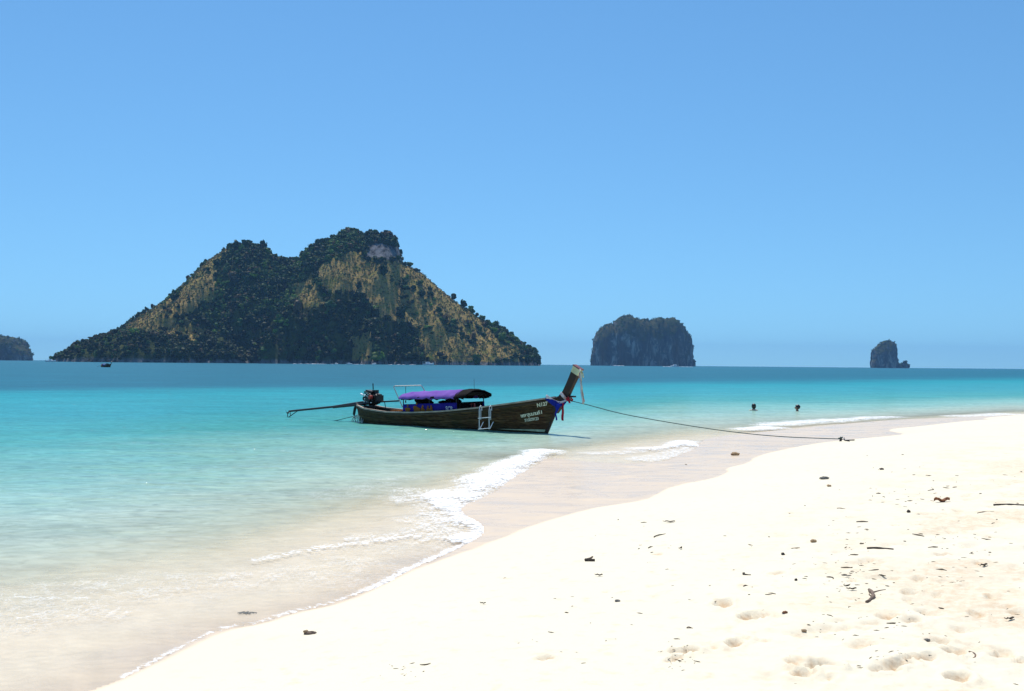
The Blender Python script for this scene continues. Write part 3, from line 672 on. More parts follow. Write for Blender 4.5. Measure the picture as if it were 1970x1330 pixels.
# limestone sea stacks
def stack_mesh(px, Yc, depth, seed, base_v=None, ny=40, n_exp=3.2, step=1.6, amp=5.0):
    P = [Vector(((u - 985) / F * Yc, (hor(u) - v) / F * Yc + CAM.z)) for u, v in px]
    pts = [P[0]]
    for a_, b_ in zip(P[:-1], P[1:]):
        L = (b_ - a_).length; k = max(1, int(L / step / (Yc / 1892)))
        for q in range(1, k + 1): pts.append(a_.lerp(b_, q / k))
    xs_ = np.array([p.x for p in pts]); hs_ = np.maximum(np.array([p.y for p in pts]), 0.0)
    # round the stair-steps: rough skyline
    c = (xs_.min() + xs_.max()) / 2; Rr = (xs_.max() - xs_.min()) / 2
    Wd = depth * np.sqrt(np.clip(1.03 - ((xs_ - c) / (Rr * 1.01)) ** 2, 0.012, 1))
    th = np.linspace(0, math.pi, ny); ca = np.cos(th); sa = np.sin(th)
    Yn = np.sign(ca) * np.abs(ca) ** (2 / n_exp); Zn = np.abs(sa) ** (2 / n_exp)
    X_ = np.repeat(xs_[:, None], ny, 1); Y_ = Yc + Wd[:, None] * Yn[None]; Z_ = hs_[:, None] * Zn[None]
    q = amp * (Yc / 4000)
    dy = fbm(X_ / 30 / q * 4, Z_ / 48 / q * 4, 4, seed) * q * 6 + fbm(X_ / 11 / q * 4, Z_ / 22 / q * 4, 4, seed + 1) * q * 3.2
    Y_ = Y_ - dy * np.where(ca[None] > -0.2, -1, 1) * -1 * (sa[None] * .6 + .4)
    Z_ = Z_ + fbm(X_ / 7, Y_ / 7, 3, seed + 2) * q * 1.2 * smooth(Z_, 5, 30); X_ = X_ + fbm(Y_ / 12, Z_ / 12, 3, seed + 3) * q * 2.2
    Z_ = Z_ - 2.0
    k_ = len(xs_); i, j = np.meshgrid(np.arange(k_ - 1), np.arange(ny - 1), indexing='ij'); a_ = (i * ny + j).ravel()
    f_ = np.stack([a_, a_ + 1, a_ + ny + 1, a_ + ny], 1)
    return np.c_[X_.ravel(), Y_.ravel(), Z_.ravel()], f_
def stack(name, parts_px, Yc, depth, seed, label, **kw):
    V = []; Fs = []; off = 0
    for k, px_ in enumerate(parts_px):
        v_, f_ = stack_mesh(px_, Yc + k * 3, depth if k == 0 else depth * .35, seed + 10 * k, **dict(kw, n_exp=3.2 if k == 0 else 2.1)); V.append(v_); Fs.append(f_ + off); off += len(v_)
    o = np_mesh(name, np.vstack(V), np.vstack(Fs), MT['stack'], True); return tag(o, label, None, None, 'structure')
S1 = [[(1137, 704), (1138, 690), (1141, 672), (1144, 652), (1147, 641), (1156, 630), (1166, 623), (1174, 621), (1179, 627), (1182, 617), (1190, 611), (1196, 607), (1209, 606), (1216, 611),
       (1222, 612), (1229, 616), (1234, 613), (1241, 614), (1246, 620), (1250, 616), (1258, 613), (1266, 611), (1272, 613), (1280, 613), (1293, 611), (1303, 618), (1312, 628),
       (1320, 640), (1326, 647), (1330, 657), (1331, 666), (1327, 680), (1326, 692), (1327, 706)],
      [(1324, 706), (1326, 694), (1330, 689), (1334, 692), (1336, 700), (1335, 706)]]
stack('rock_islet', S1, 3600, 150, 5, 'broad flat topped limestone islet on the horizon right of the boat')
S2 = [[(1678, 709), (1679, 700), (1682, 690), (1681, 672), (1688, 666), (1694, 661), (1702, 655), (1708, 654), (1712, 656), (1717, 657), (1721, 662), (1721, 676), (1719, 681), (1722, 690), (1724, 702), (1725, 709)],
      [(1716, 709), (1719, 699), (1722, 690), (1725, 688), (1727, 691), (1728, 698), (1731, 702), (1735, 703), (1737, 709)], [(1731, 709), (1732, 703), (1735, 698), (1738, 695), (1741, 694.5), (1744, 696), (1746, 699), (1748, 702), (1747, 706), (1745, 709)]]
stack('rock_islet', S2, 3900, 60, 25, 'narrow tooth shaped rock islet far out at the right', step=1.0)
S3 = [[(-120, 698), (-112, 680), (-80, 668), (-40, 660), (-5, 648), (12, 646), (25, 649), (33, 652), (38, 662), (44, 670), (50, 677), (50.5, 679), (54, 680), (53, 692)]]
stack('rock_islet', S3, 3200, 120, 45, 'dark cliff edge of an islet cut by the left of the frame')
S4 = [[(1330, 704.5), (1331, 700), (1333, 704.5)]]
# vegetation on the stacks
for nm, obj_, s0, lb, cnt in (('cliff_scrub', 'rock_islet', 61, 'dark scrub along the top of the broad limestone islet', 700), ('cliff_scrub', 'rock_islet.001', 62, 'scrub on top of the narrow rock islet', 130),
                              ('cliff_scrub', 'rock_islet.002', 63, 'scrub on the slope of the islet at the left edge', 500)):
    me = bpy.data.objects[obj_].data; co = np.zeros(len(me.vertices) * 3, np.float32); me.vertices.foreach_get('co', co); co = co.reshape(-1, 3)
    no = np.zeros(len(me.vertices) * 3, np.float32); me.vertices.foreach_get('normal', no); no = no.reshape(-1, 3)
    if no[:, 2].mean() < 0: no = -no
    rr = np.random.RandomState(s0); cand = np.where((no[:, 2] + rr.uniform(-.25, .25, len(no)) > 0.42) & (co[:, 2] > 12))[0]
    if len(cand) == 0: continue
    sel = cand[rr.randint(0, len(cand), cnt)]; P = co[sel] + rr.uniform(-3, 3, (cnt, 3)) * (1, 1, 0.3)
    scatter(nm, P, rr.uniform(3, 6.5, cnt), np.where(rr.rand(cnt, 1) < .7, G_DARK, G_MID) * rr.uniform(.7, 1.3, (cnt, 1)), shrubs, MT['leaf'], lb, s0)

# ================================================================== LONGTAIL BOAT
BOW = Vector((1.05, 31.5, 0)); STERN = Vector((-5.42, 36.75, 0))
ax = (BOW - STERN); LEN = ax.length; RZ = math.atan2(ax.y, ax.x); ax.normalize(); pt = Vector((-ax.y, ax.x, 0))   # pt = port side, away from the camera
def L(u, v, off=0.0):
    """photo pixel -> boat coordinates on the upright plane `off` m towards the camera from the centre line"""
    d = ray(u, v); t = (-off - (CAM - STERN).dot(pt)) / d.dot(pt); p = CAM + d * t - STERN
    return Vector((p.dot(ax), -off, p.z))
KP = [0, .05, .15, .3, .45, .6, .75, .86, .94, 1.0]
KB = [.36, .50, .64, .76, .80, .77, .64, .44, .22, .05]
GP = [0, .06, .2, .36, .52, .68, .84, 1.0]; GZ = [.60, .50, .43, .47, .57, .73, .94, 1.17]
KZ = [-.22, -.30, -.34, -.36, -.36, -.34, -.25, -.10]
def hull(p, t, side, off=0.0):
    b = float(np.interp(p, KP, KB)); zg = float(np.interp(p, GP, GZ)); zk = float(np.interp(p, GP, KZ))
    s_ = p * (8.35 + 0.62 * t ** 1.1) - 0.12 * t * (1 - p) ** 6
    sharp = float(np.interp(p, [0, .6, 1], [.42, .5, .95]))
    return Vector((s_, side * (b * t ** sharp + off), zk + (zg - zk) * t ** 1.15))
def build_longtail(root):
    # hull shell inside the planking
    sh = MB()
    for side in (-1, 1):
        sh.grid([[hull(p, t, side, -0.03) for t in np.linspace(0, 1, 12)] for p in np.linspace(0, 1, 40)])
    tr = [hull(0, t, -1, -0.01) for t in np.linspace(0, 1, 10)]; tr2 = [hull(0, t, 1, -0.01) for t in np.linspace(0, 1, 10)]
    sh.grid([tr, tr2]); sh.build('hull', MT['wood'], root, True)
    MB().slab([[hull(p, .52, -1, -.05), hull(p, .52, 1, -.05)] for p in np.linspace(.02, .9, 24)], (0, 0, -.03)).build('deck', MT['wood'], root)
    bands = [0.0, .22, .40, .56, .72, .87, 1.0]
    for side in (-1, 1):
        for k in range(6):
            mb = MB(); P_ = np.linspace(0.0, 1, 30); t0, t1 = bands[k] + .006, bands[k + 1] - .006
            lo = [[hull(p, t, side, .012 + .010 * (k % 2) + .006 * (1 - q)) for q, t in ((0, t0), (.5, (t0 + t1) / 2), (1, t1))] for p in P_]
            mb.slab(lo, (0, -side * .03, 0)); mb.build('plank', MT['plank'], root, False)
    for side in (-1, 1):
        mb = MB(); rows = []
        for p in np.linspace(0, .985, 40):
            a_ = hull(p, 1, side, .035); b_ = hull(p, 1, side, -.06 if p < .93 else -.02)
            rows.append([a_ + Vector((0, 0, .0)), a_ + Vector((0, 0, .05)), b_ + Vector((0, 0, .05)), b_])
        mb.grid(rows); mb.build('gunwale', MT['rail'], root)
        mb = MB(); mb.slab([[hull(p, .93, side, .025), hull(p, .965, side, .028)] for p in np.linspace(0, .97, 36)], (0, side * .015, 0)); mb.build('rubbing_strake', MT['wood'], root)
    # pale stripe at the bow waterline
    def tz(p, z):
        zg = float(np.interp(p, GP, GZ)); zk = float(np.interp(p, GP, KZ)); return max(0, (z - zk) / (zg - zk)) ** (1 / 1.15)
    mb = MB()
    for side in (-1, 1): mb.slab([[hull(p, tz(p, .045 + .03 * (1 - q)), side, .04), hull(p, tz(p, .075 + .05 * q), side, .038)] for q, p in zip(np.linspace(0, 1, 14), np.linspace(.77, .995, 14))], (0, side * .004, 0))
    mb.build('boot_stripe', MT['cream'], root)
    # keel and stem
    k_ = [hull(p, 0, 1) * 1 for p in np.linspace(0, 1, 14)]; k_ = [Vector((v.x, 0, v.z - .02)) for v in k_] + [Vector((hull(1, t, 1).x + .02, 0, hull(1, t, 1).z)) for t in np.linspace(.15, 1, 8)]
    MB().tube(k_, .055, 6).build('keel', MT['wood'], root)
    # prow post
    pl = [L(1076, 776), L(1090, 757), L(1099, 737), L(1107, 719), L(1112, 708)]
    wd = [.15, .125, .12, .135, .15]; dirv = []
    def post(p0, w_, th, nm, m):
        mb = MB(); rows = []
        for i_, c in enumerate(p0):
            t_ = (p0[min(i_ + 1, len(p0) - 1)] - p0[max(i_ - 1, 0)]).normalized(); n_ = Vector((t_.z, 0, -t_.x))
            h_ = w_[i_]; rows.append([c + n_ * h_ + Vector((0, -th, 0)), c + n_ * h_ + Vector((0, th, 0)), c - n_ * h_ + Vector((0, th, 0)), c - n_ * h_ + Vector((0, -th, 0)), c + n_ * h_ + Vector((0, -th, 0))])
        mb.grid(rows); b_ = len(mb.v); mb.f.append((0, 1, 2, 3)); mb.f.append((b_ - 5, b_ - 4, b_ - 3, b_ - 2)); return mb.build(nm, m, root)
    q = [pl[0].lerp(pl[1], 0), pl[1], pl[2], pl[3]]; post([L(1066, 786)] + q, [.20] + wd[:4], .075, 'prow_post', MT['wood'])
    post([pl[3], pl[4]], [.138, .152], .082, 'painted_prow_band', MT['cream'])
    t_ = (pl[4] - pl[3]).normalized(); post([pl[4], pl[4] + t_ * .035], [.17, .16], .095, 'prow_cap', MT['maroon'])
    MB().box(L(1096, 763) + Vector((.08, 0, 0)), (.22, .16, .05)).build('prow_cleat', MT['iron'], root)
    # thwarts, foredeck
    for p in (.12, .2, .74, .8):
        a_ = hull(p, .9, -1, -.05); b_ = hull(p, .9, 1, -.05)
        MB().box(((a_.x + b_.x) / 2, 0, a_.z), (.16, abs(a_.y - b_.y), .03)).build('thwart', MT['wood'], root)
    MB().slab([[hull(p, .90, -1, -.04), hull(p, .90, 1, -.04)] for p in np.linspace(.84, .985, 8)], (0, 0, -.03)).build('foredeck', MT['wood'], root)
    # ---------------- engine on its pivot
    e = MB(); E = L(718, 766)
    e.blob((E.x, 0, E.z), (.34, .24, .27), 3, .35, 3, 2.2)
    eng = e.build('engine', MT['black'], root)
    x0, z0 = E.x, E.z
    def ep(nm, mb, m): return mb.build(nm, m, eng)
    ep('fan_housing', MB().tube([(x0 + .02, -.20, z0 + .02), (x0 + .02, -.30, z0 + .02)], [.17, .15], 16), MT['iron'])
    ep('red_air_filter', MB().tube([(x0 + .17, -.24, z0 + .04), (x0 + .17, -.36, z0 + .04)], [.075, .07], 14), MT['red'])
    ep('cylinder_head', MB().box((x0 - .06, -.05, z0 + .20), (.34, .28, .16), Matrix.Rotation(.15, 3, 'Y')).box((x0 + .12, 0, z0 + .24), (.14, .2, .12)), MT['black'])
    ep('radiator', MB().box((x0 + .33, 0, z0 - .02), (.09, .34, .26)).box((x0 + .33, 0, z0 + .13), (.07, .2, .04)), MT['black'])
    ep('alternator', MB().tube([(x0 - .20, -.28, z0 - .02), (x0 - .20, -.1, z0 - .02)], [.08, .08], 12).tube([(x0 + .05, -.30, z0 - .14), (x0 + .05, -.15, z0 - .14)], [.055, .055], 12), MT['iron'])
    ep('exhaust_pipe', MB().tube([L(694, 758, .1), L(700, 761, .1), L(706, 763, .1)], [.035, .035, .05], 10), MT['chrome'])
    ep('exhaust_stack', MB().tube([L(717.5, 738), L(718, 750)], .02, 8), MT['black'])
    for k in range(14):
        rr = random.Random(k); ep('bolt', MB().box((x0 + rr.uniform(-.25, .25), -.26 - rr.random() * .06, z0 + rr.uniform(-.18, .22)), (.035, .03, .035)), MT['chrome'])
    ep('hose', MB().tube([(x0 - .25, -.25, z0 + .1), (x0 - .1, -.34, z0 + .25), (x0 + .1, -.34, z0 + .2), (x0 + .24, -.25, z0 - .1)], .018, 6), MT['black'])
    ep('drive_shaft', MB().tube([L(722, 771), L(690, 775.5), L(640, 783), L(556, 791.5)], [.05, .05, .042, .038], 8), MT['black'])
    ep('mounting_rail', MB().tube([L(730, 774, .12), L(690, 778.5, .12), L(641, 784, .12)], [.06, .06, .045], 6).box(L(716, 775), (.5, .3, .06), Matrix.Rotation(-.1, 3, 'Y')), MT['black'])
    ep('tiller', MB().tube([L(728, 773.5), L(745, 772.5), L(767, 771.5)], [.032, .026, .03], 8), MT['black'])
    ep('tiller_prop', MB().tube([L(740, 774), L(743, 792)], .014, 6), MT['iron'])
    pv = MB().tube([L(718, 776), L(718, 795)], .05, 8).box(L(712, 782), (.4, .28, .07)); ep('pivot', pv, MT['black'])
    ep('skeg', MB().tube([L(573, 790.5), L(555, 803)], .016, 6).tube([L(558, 792), L(559, 801)], .014, 6), MT['black'])
    pr = MB(); pc = L(553.5, 794.5)
    for k in range(3):
        an = k * 2.094 + .4; d_ = Vector((0.05, math.cos(an), math.sin(an)))
        pr.slab([[pc + d_ * .02 + Vector((-.02, 0, 0)), pc + d_ * .02 + Vector((.02, 0, 0))], [pc + d_ * .10 + Vector((-.05, .02, .02)), pc + d_ * .10 + Vector((.05, -.02, -.02))],
                 [pc + d_ * .17 + Vector((-.03, .02, 0)), pc + d_ * .17 + Vector((.03, 0, 0))]], (.008, 0, 0))
    pr.tube([pc + Vector((-.05, 0, 0)), pc + Vector((.06, 0, 0))], .03, 8); ep('propeller', pr, MT['iron'])
    # stern bracket (curved pipe) and fenders
    MB().tube([L(687, 776, .2), L(683, 786, .2), L(681, 797, .2), L(682, 805, .2)], [.05, .055, .05, .04], 8).build('stern_bracket', MT['black'], root)
    # canopy
    def roof(u0, u1, vs0, vs1, nm, m, crown0, crown1, droop=0.0, th=.02):
        rows = []
        for k in range(15):
            q_ = k / 14; u = u0 + (u1 - u0) * q_; v = vs0 + (vs1 - vs0) * q_; e_ = L(u, v, .64); cr = crown0 + (crown1 - crown0) * q_
            if droop: cr -= droop * max(0, q_ - .45) ** 2 * 3.2
            row = []
            for j_ in range(13):
                y = -.66 + 1.32 * j_ / 12; w_ = .012 * math.sin(k * 2.1 + j_ * 1.3) + .008 * math.sin(k * 4.7 + j_)
                row.append(Vector((e_.x, y, e_.z + cr * (1 - (y / .66) ** 2) + w_)))
            # short hanging hem both sides
            row = [row[0] + Vector((0, -.01, -.06 + .02 * math.sin(k * 3)))] + row + [row[-1] + Vector((0, .01, -.06))]
            rows.append(row)
        return MB().slab(rows, (0, 0, -th)).build(nm, m, root, True)
    roof(768, 875, 764.0, 763.0, 'purple_roof_sheet', MT['purple'], .17, .23)
    roof(873, 897, 764.0, 759.5, 'black_roof_sheet', MT['blacktarp'], .245, .20, .05)
    roof(772, 893, 765.5, 763, 'roof_lining', MT['blacktarp'], .13, .16)
    wt = MB()
    for k in range(22):
        a_ = L(797 + k * 4.2, 758.5, .2); wt.box((a_.x, -.30, L(797 + k * 4.2, 755.5, .3).z + .085), (.10, .22, .012), Matrix.Rotation(.3, 3, 'X'))
    # posts
    for u, v0, v1, off in ((776, 765, 780, .6), (826, 763, 782, .6), (878, 764, 779, .6), (816, 766, 780, -.6), (868, 764, 780, -.6), (930, 761, 780, -.6)):
        a_ = L(u, v0 - 1, off); b_ = L(u + .5, v1 + 6, off); MB().tube([a_, b_], .018, 6).build('canopy_post', MT['iron'], root)
    MB().tube([L(826, 763, .3), L(832, 776, -.5)], .014, 6).build('brace', MT['iron'], root)
    # light pipe frame behind the canopy
    fa = L(774, 783, .55); fb = L(757, 744, .55)
    MB().tube([fa, fb, fb + Vector((.02, .03, .01)), L(760, 743, -.1), L(810, 742, -.5), L(813, 745, -.55), L(821, 760, -.55)], .020, 8).build('pipe_frame', MT['galv'], root)
    MB().tube([L(780.5, 743.5, .1), L(780.5, 775, .1)], .009, 6).box(L(780.5, 773, .1), (.03, .03, .09)).build('hanging_cord', MT['iron'], root)
    MB().tube([L(912, 730, 0), L(912.5, 751, 0)], .006, 5).build('aerial', MT['iron'], root)
    # side banner near side, and the far one
    def banner(u0, u1, v0a, v0b, v1a, v1b, off, nm, m):
        rows = []
        for k in range(19):
            q_ = k / 18; u = u0 + (u1 - u0) * q_; a_ = L(u, v0a + (v0b - v0a) * q_, off); b_ = L(u, v1a + (v1b - v1a) * q_, off)
            w_ = .015 * math.sin(k * 1.3); rows.append([Vector((a_.x, -off + w_, a_.z)), Vector((a_.x, -off + w_ * .4, (a_.z + b_.z) / 2)), Vector((b_.x, -off - w_, b_.z))])
        return MB().slab(rows, (0, .008, 0)).build(nm, m, root, True)
    ban = banner(775, 879, 778, 775, 794.5, 793, .63, 'side_banner', MT['blue'])
    banner(817, 930, 778, 773, 791, 786, -.62, 'side_banner', MT['blue'])
    rows = []
    for k in range(11):
        q_ = k / 10; off = .58 - 1.16 * q_; a_ = L(880 + 50 * q_, 774.5 - 2.5 * q_, off); b_ = L(880 + 50 * q_, 793 - 6 * q_, off); rows.append([Vector((a_.x, -off, a_.z)), Vector((a_.x + .02 * math.sin(k * 1.9), -off, (a_.z + b_.z) / 2)), Vector((a_.x, -off, b_.z))])
    MB().slab(rows, (-.01, 0, 0)).build('front_curtain', MT['blacktarp'], root, True)
    banner(925, 932, 773, 772.5, 788, 785.5, -.55, 'corner_flap', MT['bluecloth'])
    # printed figures and lettering on the banner
    for k, (u, s_) in enumerate(((784, .12), (801, .17), (813, .10), (823, .09), (829, .10))):
        c = L(u, 789.0, .66); mb = MB()
        pts = [Vector((c.x + s_ * math.cos(a_) * (1 + .3 * math.sin(3 * a_ + k)), c.y, c.z + s_ * .9 * math.sin(a_) * (1 + .25 * math.cos(2 * a_ + k)))) for a_ in np.linspace(0, 6.283, 13)[:-1]]
        mb.add(pts + [p_ + Vector((0, .004, 0)) for p_ in pts], [tuple(range(12)), tuple(range(23, 11, -1))])
        h_ = Vector((c.x, c.y, c.z + s_ * 1.25)); pts = [h_ + Vector((.042 * math.cos(a_), 0, .045 * math.sin(a_))) for a_ in np.linspace(0, 6.283, 9)[:-1]]
        mb.add(pts + [p_ + Vector((0, .004, 0)) for p_ in pts], [tuple(range(8)), tuple(range(15, 7, -1))])
        mb.build('printed_figure', MT['orange'], ban)
    def text(body, size, fn, nm, m, par, ext=0.0, bold=0.0, spacing=1.0):
        cu = bpy.data.curves.new(nm, 'FONT'); cu.body = body; cu.size = size; cu.offset = bold; cu.space_character = spacing; cu.resolution_u = 3
        to = bpy.data.objects.new(nm + '_tmp', cu); col.objects.link(to); dg = bpy.context.evaluated_depsgraph_get()
        me = bpy.data.meshes.new_from_object(to.evaluated_get(dg)); bpy.data.objects.remove(to); bpy.data.curves.remove(cu)
        bm = bmesh.new(); bm.from_mesh(me); bmesh.ops.triangulate(bm, faces=bm.faces[:])
        for _ in range(1): bmesh.ops.subdivide_edges(bm, edges=[e_ for e_ in bm.edges if e_.calc_length() > size * .3], cuts=2)
        bmesh.ops.triangulate(bm, faces=bm.faces[:])
        for v_ in bm.verts: v_.co = fn(v_.co.x, v_.co.y)
        bm.to_mesh(me); bm.free(); me.name = nm; me.materials.clear(); me.materials.append(m)
        o_ = bpy.data.objects.new(nm, me); col.objects.link(o_); o_.parent = par; return o_
    c0 = L(857.5, 790.5, .66)
    text('SCB', .22, lambda x, y: Vector((c0.x + x * .85, c0.y - .012, c0.z + y)), 'lettering', MT['whitecloth'], ban, bold=.006)
    # emblem: small blue and white mark under the letters
    c1 = L(862, 793.5, .70); MB().box(c1, (.16, .012, .05)).box(c1 + Vector((.01, -.008, -.012)), (.10, .006, .022)).build('banner_mark', MT['galv'], ban)
    # lettering painted on the bow, following the planks
    def on_hull(u0, v0, slope):
        base = L(u0, v0, .5)
        # find p so that the hull side point projects to (u0, v0)
        best = None
        for p in np.linspace(.5, 1, 101):
            for t in np.linspace(.3, 1, 57):
                h_ = hull(p, t, -1, .05); wp_ = STERN + ax * h_.x + pt * h_.y; uu, vv = to_px(wp_.x, wp_.y, h_.z); e_ = (uu - u0) ** 2 + (vv - v0) ** 2
                if best is None or e_ < best[0]: best = (e_, p, t)
        _, p0, t0 = best; s0_ = hull(p0, t0, -1).x
        def fn(x, y):
            z_t = hull(p0, t0, -1).z + y + slope * x
            p_ = p0 + x / 8.8
            for _ in range(6):
                zg = float(np.interp(p_, GP, GZ)); zk = float(np.interp(p_, GP, KZ)); t_ = max(.01, min(1.1, (z_t - zk) / (zg - zk))) ** (1 / 1.15)
                p_ = (s0_ + x) / (8.35 + .62 * t_ ** 1.1)
            return hull(p_, t_, -1, .042)
        return fn
    text('N127', .155, on_hull(1033, 784, .22), 'lettering', MT['lettering'], root, bold=.006)
    text('พรชลุมมานท์ 1', .15, on_hull(1003, 803.5, .20), 'lettering', MT['lettering'], root, bold=.006, spacing=.86)
    text('510009123', .13, on_hull(1009, 811.5, .17), 'lettering', MT['lettering'], root, bold=.004, spacing=.84)

boat = empty('longtail_boat', STERN, RZ, 'dark wooden longtail boat with purple canopy moored in the shallows', 'boat')
build_longtail(boat)
def boat_world(v): return STERN + ax * v.x + pt * v.y + Vector((0, 0, v.z))
def on_boat(name, label, cat, group=None):
    return empty(name, STERN, RZ, label, cat, group)

# boarding ladder hooked on the gunwale
ld = on_boat('boarding_ladder', 'steel boarding ladder hooked over the near side of the moored longtail boat', 'ladder')
for u, w_ in ((923, 0), (942, 0)):
    a_ = L(u - 1, 826, 1.02); b_ = L(u - 1, 790, .98)
    MB().tube([a_, b_, L(u, 783, .93), L(u + 2, 780.5, .86), L(u + 4, 783, .72), L(u + 4, 790, .72)], .011, 8).build('rail', MT['chrome'], ld)
    MB().tube([L(u + 2, 787, .95), L(u + 2, 808, .98)], .009, 8).build('inner_rail', MT['chrome'], ld)
    MB().tube([L(u + .5, 825, 1.02), L(u + 7, 812, .90)], .012, 8).build('stand_off', MT['chrome'], ld)
for v in (804, 825):
    MB().tube([L(920, v + 1, 1.02), L(944 if v == 804 else 942, v - 1, 1.02)], .011, 8).build('rung', MT['chrome'], ld)

# bow sashes and the garland
def ribbon(pts, w_, nm, m, par, wave=.0, th=.006, tw=None):
    rows = []
    n_ = len(pts)
    for i_, p_ in enumerate(pts):
        t_ = (pts[min(i_ + 1, n_ - 1)] - pts[max(i_ - 1, 0)]).normalized(); s_ = t_.cross(Vector((0, 1, 0)))
        if s_.length < .1: s_ = Vector((1, 0, 0))
        s_.normalize(); ww = w_[i_] if isinstance(w_, list) else w_
        yo = Vector((0, wave * math.sin(i_ * 1.7), 0)); rows.append([p_ - s_ * ww / 2 + yo, p_ + yo * -1, p_ + s_ * ww / 2 + yo])
    return MB().slab(rows, (0, th, 0)).build(nm, m, par, True)
def crv(a, n=10):
    out = []
    for i_ in range(n + 1):
        q_ = i_ / n * (len(a) - 1); k = min(int(q_), len(a) - 2); fr = q_ - k
        p0, p1, p2, p3 = a[max(k - 1, 0)], a[k], a[k + 1], a[min(k + 2, len(a) - 1)]
        out.append(.5 * ((2 * p1) + (p2 - p0) * fr + (2 * p0 - 5 * p1 + 4 * p2 - p3) * fr ** 2 + (3 * p1 - p0 - 3 * p2 + p3) * fr ** 3))
    return out
sa = on_boat('bow_sash', 'blue white and red cloth sash draped round the bow of the moored longtail boat', 'sash')
ribbon(crv([L(1049, 766, .36), L(1058, 771, .36), L(1069, 777, .27), L(1080, 778, .18), L(1089, 773, .12)], 14), [.06, .09, .11, .13, .15, .17, .18, .18, .17, .15, .13, .11, .09, .07, .05], 'blue_band', MT['bluecloth'], sa, .01)
ribbon(crv([L(1050, 763, .38), L(1056, 765, .39), L(1066, 771, .30), L(1078, 774.5, .20), L(1090, 769.5, .13)], 14), [.10, .12, .12, .09, .07, .06, .06, .06, .06, .06, .06, .06, .06, .06, .06], 'white_band', MT['whitecloth'], sa, .008)
ribbon(crv([L(1073, 777, .30), L(1072, 786, .32), L(1069, 797, .33), L(1071, 809, .33)], 10), [.24, .22, .2, .15, .10, .07, .06, .055, .055, .06, .06], 'blue_tail', MT['bluecloth'], sa, .012)
ribbon(crv([L(1083, 776, .22), L(1082.5, 790, .23), L(1082, 809.5, .22)], 8), [.05, .06, .07, .08, .08, .085, .09, .085, .08], 'red_tail', MT['redcloth'], sa, .012)
for k, (m, dv) in enumerate(((MT['whitecloth'], 0), (MT['pinkcloth'], 0), (MT['redcloth'], 0))):
    pp = [L(1078 + k * 4, 756 + k * 3.2, .11), L(1083 + k * 3.5, 762 + k * 3.2, .14), L(1089 + k * 2.4, 768 + k * 2, .11)]
    ribbon(crv(pp, 6), .10 - .02 * k, 'wrap', m, sa, .006)
    pp = [p_ * 1 for p_ in pp]
    for p_ in pp: p_.y = .10
    ribbon(crv(pp, 6), .10, 'wrap', m, sa, .004)
ribbon(crv([L(1092, 764, .12), L(1094, 770, .13), L(1096, 776, .12)], 5), .07, 'short_red_tail', MT['redcloth'], sa, .01)
ga = on_boat('prow_garland', 'long pale ribbon garland hanging from the top of the boat prow', 'garland')
for k, (m, pts_) in enumerate(((MT['whitecloth'], [L(1116, 710, .14), L(1117, 735, .17), L(1118.5, 755, .17), L(1121.5, 777, .17)]), (MT['cream'], [L(1117, 712, .16), L(1118.5, 740, .15), L(1120, 760, .15), L(1122.5, 778, .15)]),
                               (MT['pinkcloth'], [L(1118.5, 742, .13), L(1120.5, 755, .14), L(1122, 765, .14), L(1124, 774, .14)]), (MT['pinkcloth'], [L(1117, 715, .11), L(1114, 722, .12), L(1114.5, 728, .12)]),
                               (MT['cream'], [L(1118, 713, .12), L(1121, 720, .13), L(1122, 727, .13)]))):
    ribbon(crv(pts_, 10), .05 if k < 2 else .045, 'ribbon', m, ga, .012)

# things in and on the boat
def lump(name, label, cat, items, m):
    r0 = on_boat(name, label, cat); return r0
b1 = on_boat('cloth_bundle', 'dark cloth bundle slung under the purple canopy above the blue banner', 'bundle')
MB().blob(L(814, 772, .1), (.30, .2, .17), 4, .4, 3, 2).blob(L(822, 775, .1), (.26, .18, .10), 8, .4, 3, 2).blob(L(807, 775.5, .15), (.08, .1, .09), 9, .3, 2).build('cloth', MT['blacktarp'], b1, True)
MB().tube([L(811, 764, .1), L(812, 770, .1)], .012, 6).build('sling', MT['iron'], b1); MB().tube([L(833, 764, .1), L(828, 776, .1)], .012, 6).build('sling', MT['iron'], b1)
b2 = on_boat('cloth_bundle', 'dark cloth bundle heaped beside the middle canopy post', 'bundle')
MB().blob(L(868, 771.5, .1), (.20, .16, .12), 14, .4, 3, 2).blob(L(856, 775, .1), (.28, .18, .07), 18, .4, 3, 2).blob(L(876, 776, .1), (.20, .2, .20), 19, .35, 3, 2).build('cloth', MT['blacktarp'], b2, True)
MB().tube([L(874, 772, .1), L(883, 761, .1)], .035, 6).build('sling', MT['blacktarp'], b2)
lj = on_boat('life_jacket', 'dull red life jacket hanging on the dark curtain under the black canopy end', 'life jacket')
MB().slab([[L(905 + k * 2.2, 776, .0) + Vector((0, .03 * math.sin(k), 0)), L(906 + k * 2.2, 788, .0)] for k in range(4)], (0, .07, 0)).build('vest', MT['red'], lj)
MB().slab([[L(907.5, 778, .05), L(908, 787, .05)], [L(908.8, 778, .05), L(909.3, 787, .05)]], (0, .02, 0)).build('strap', MT['blacktarp'], lj)
ck = on_boat('cargo_box', 'low orange red box on the stern deck left of the blue banner', 'box')
c = L(766, 793, .2); MB().box(c, (.45, .34, .10)).build('body', MT['red'], ck); MB().box(c + Vector((0, 0, .062)), (.47, .36, .02)).build('lid', MT['orange'], ck)

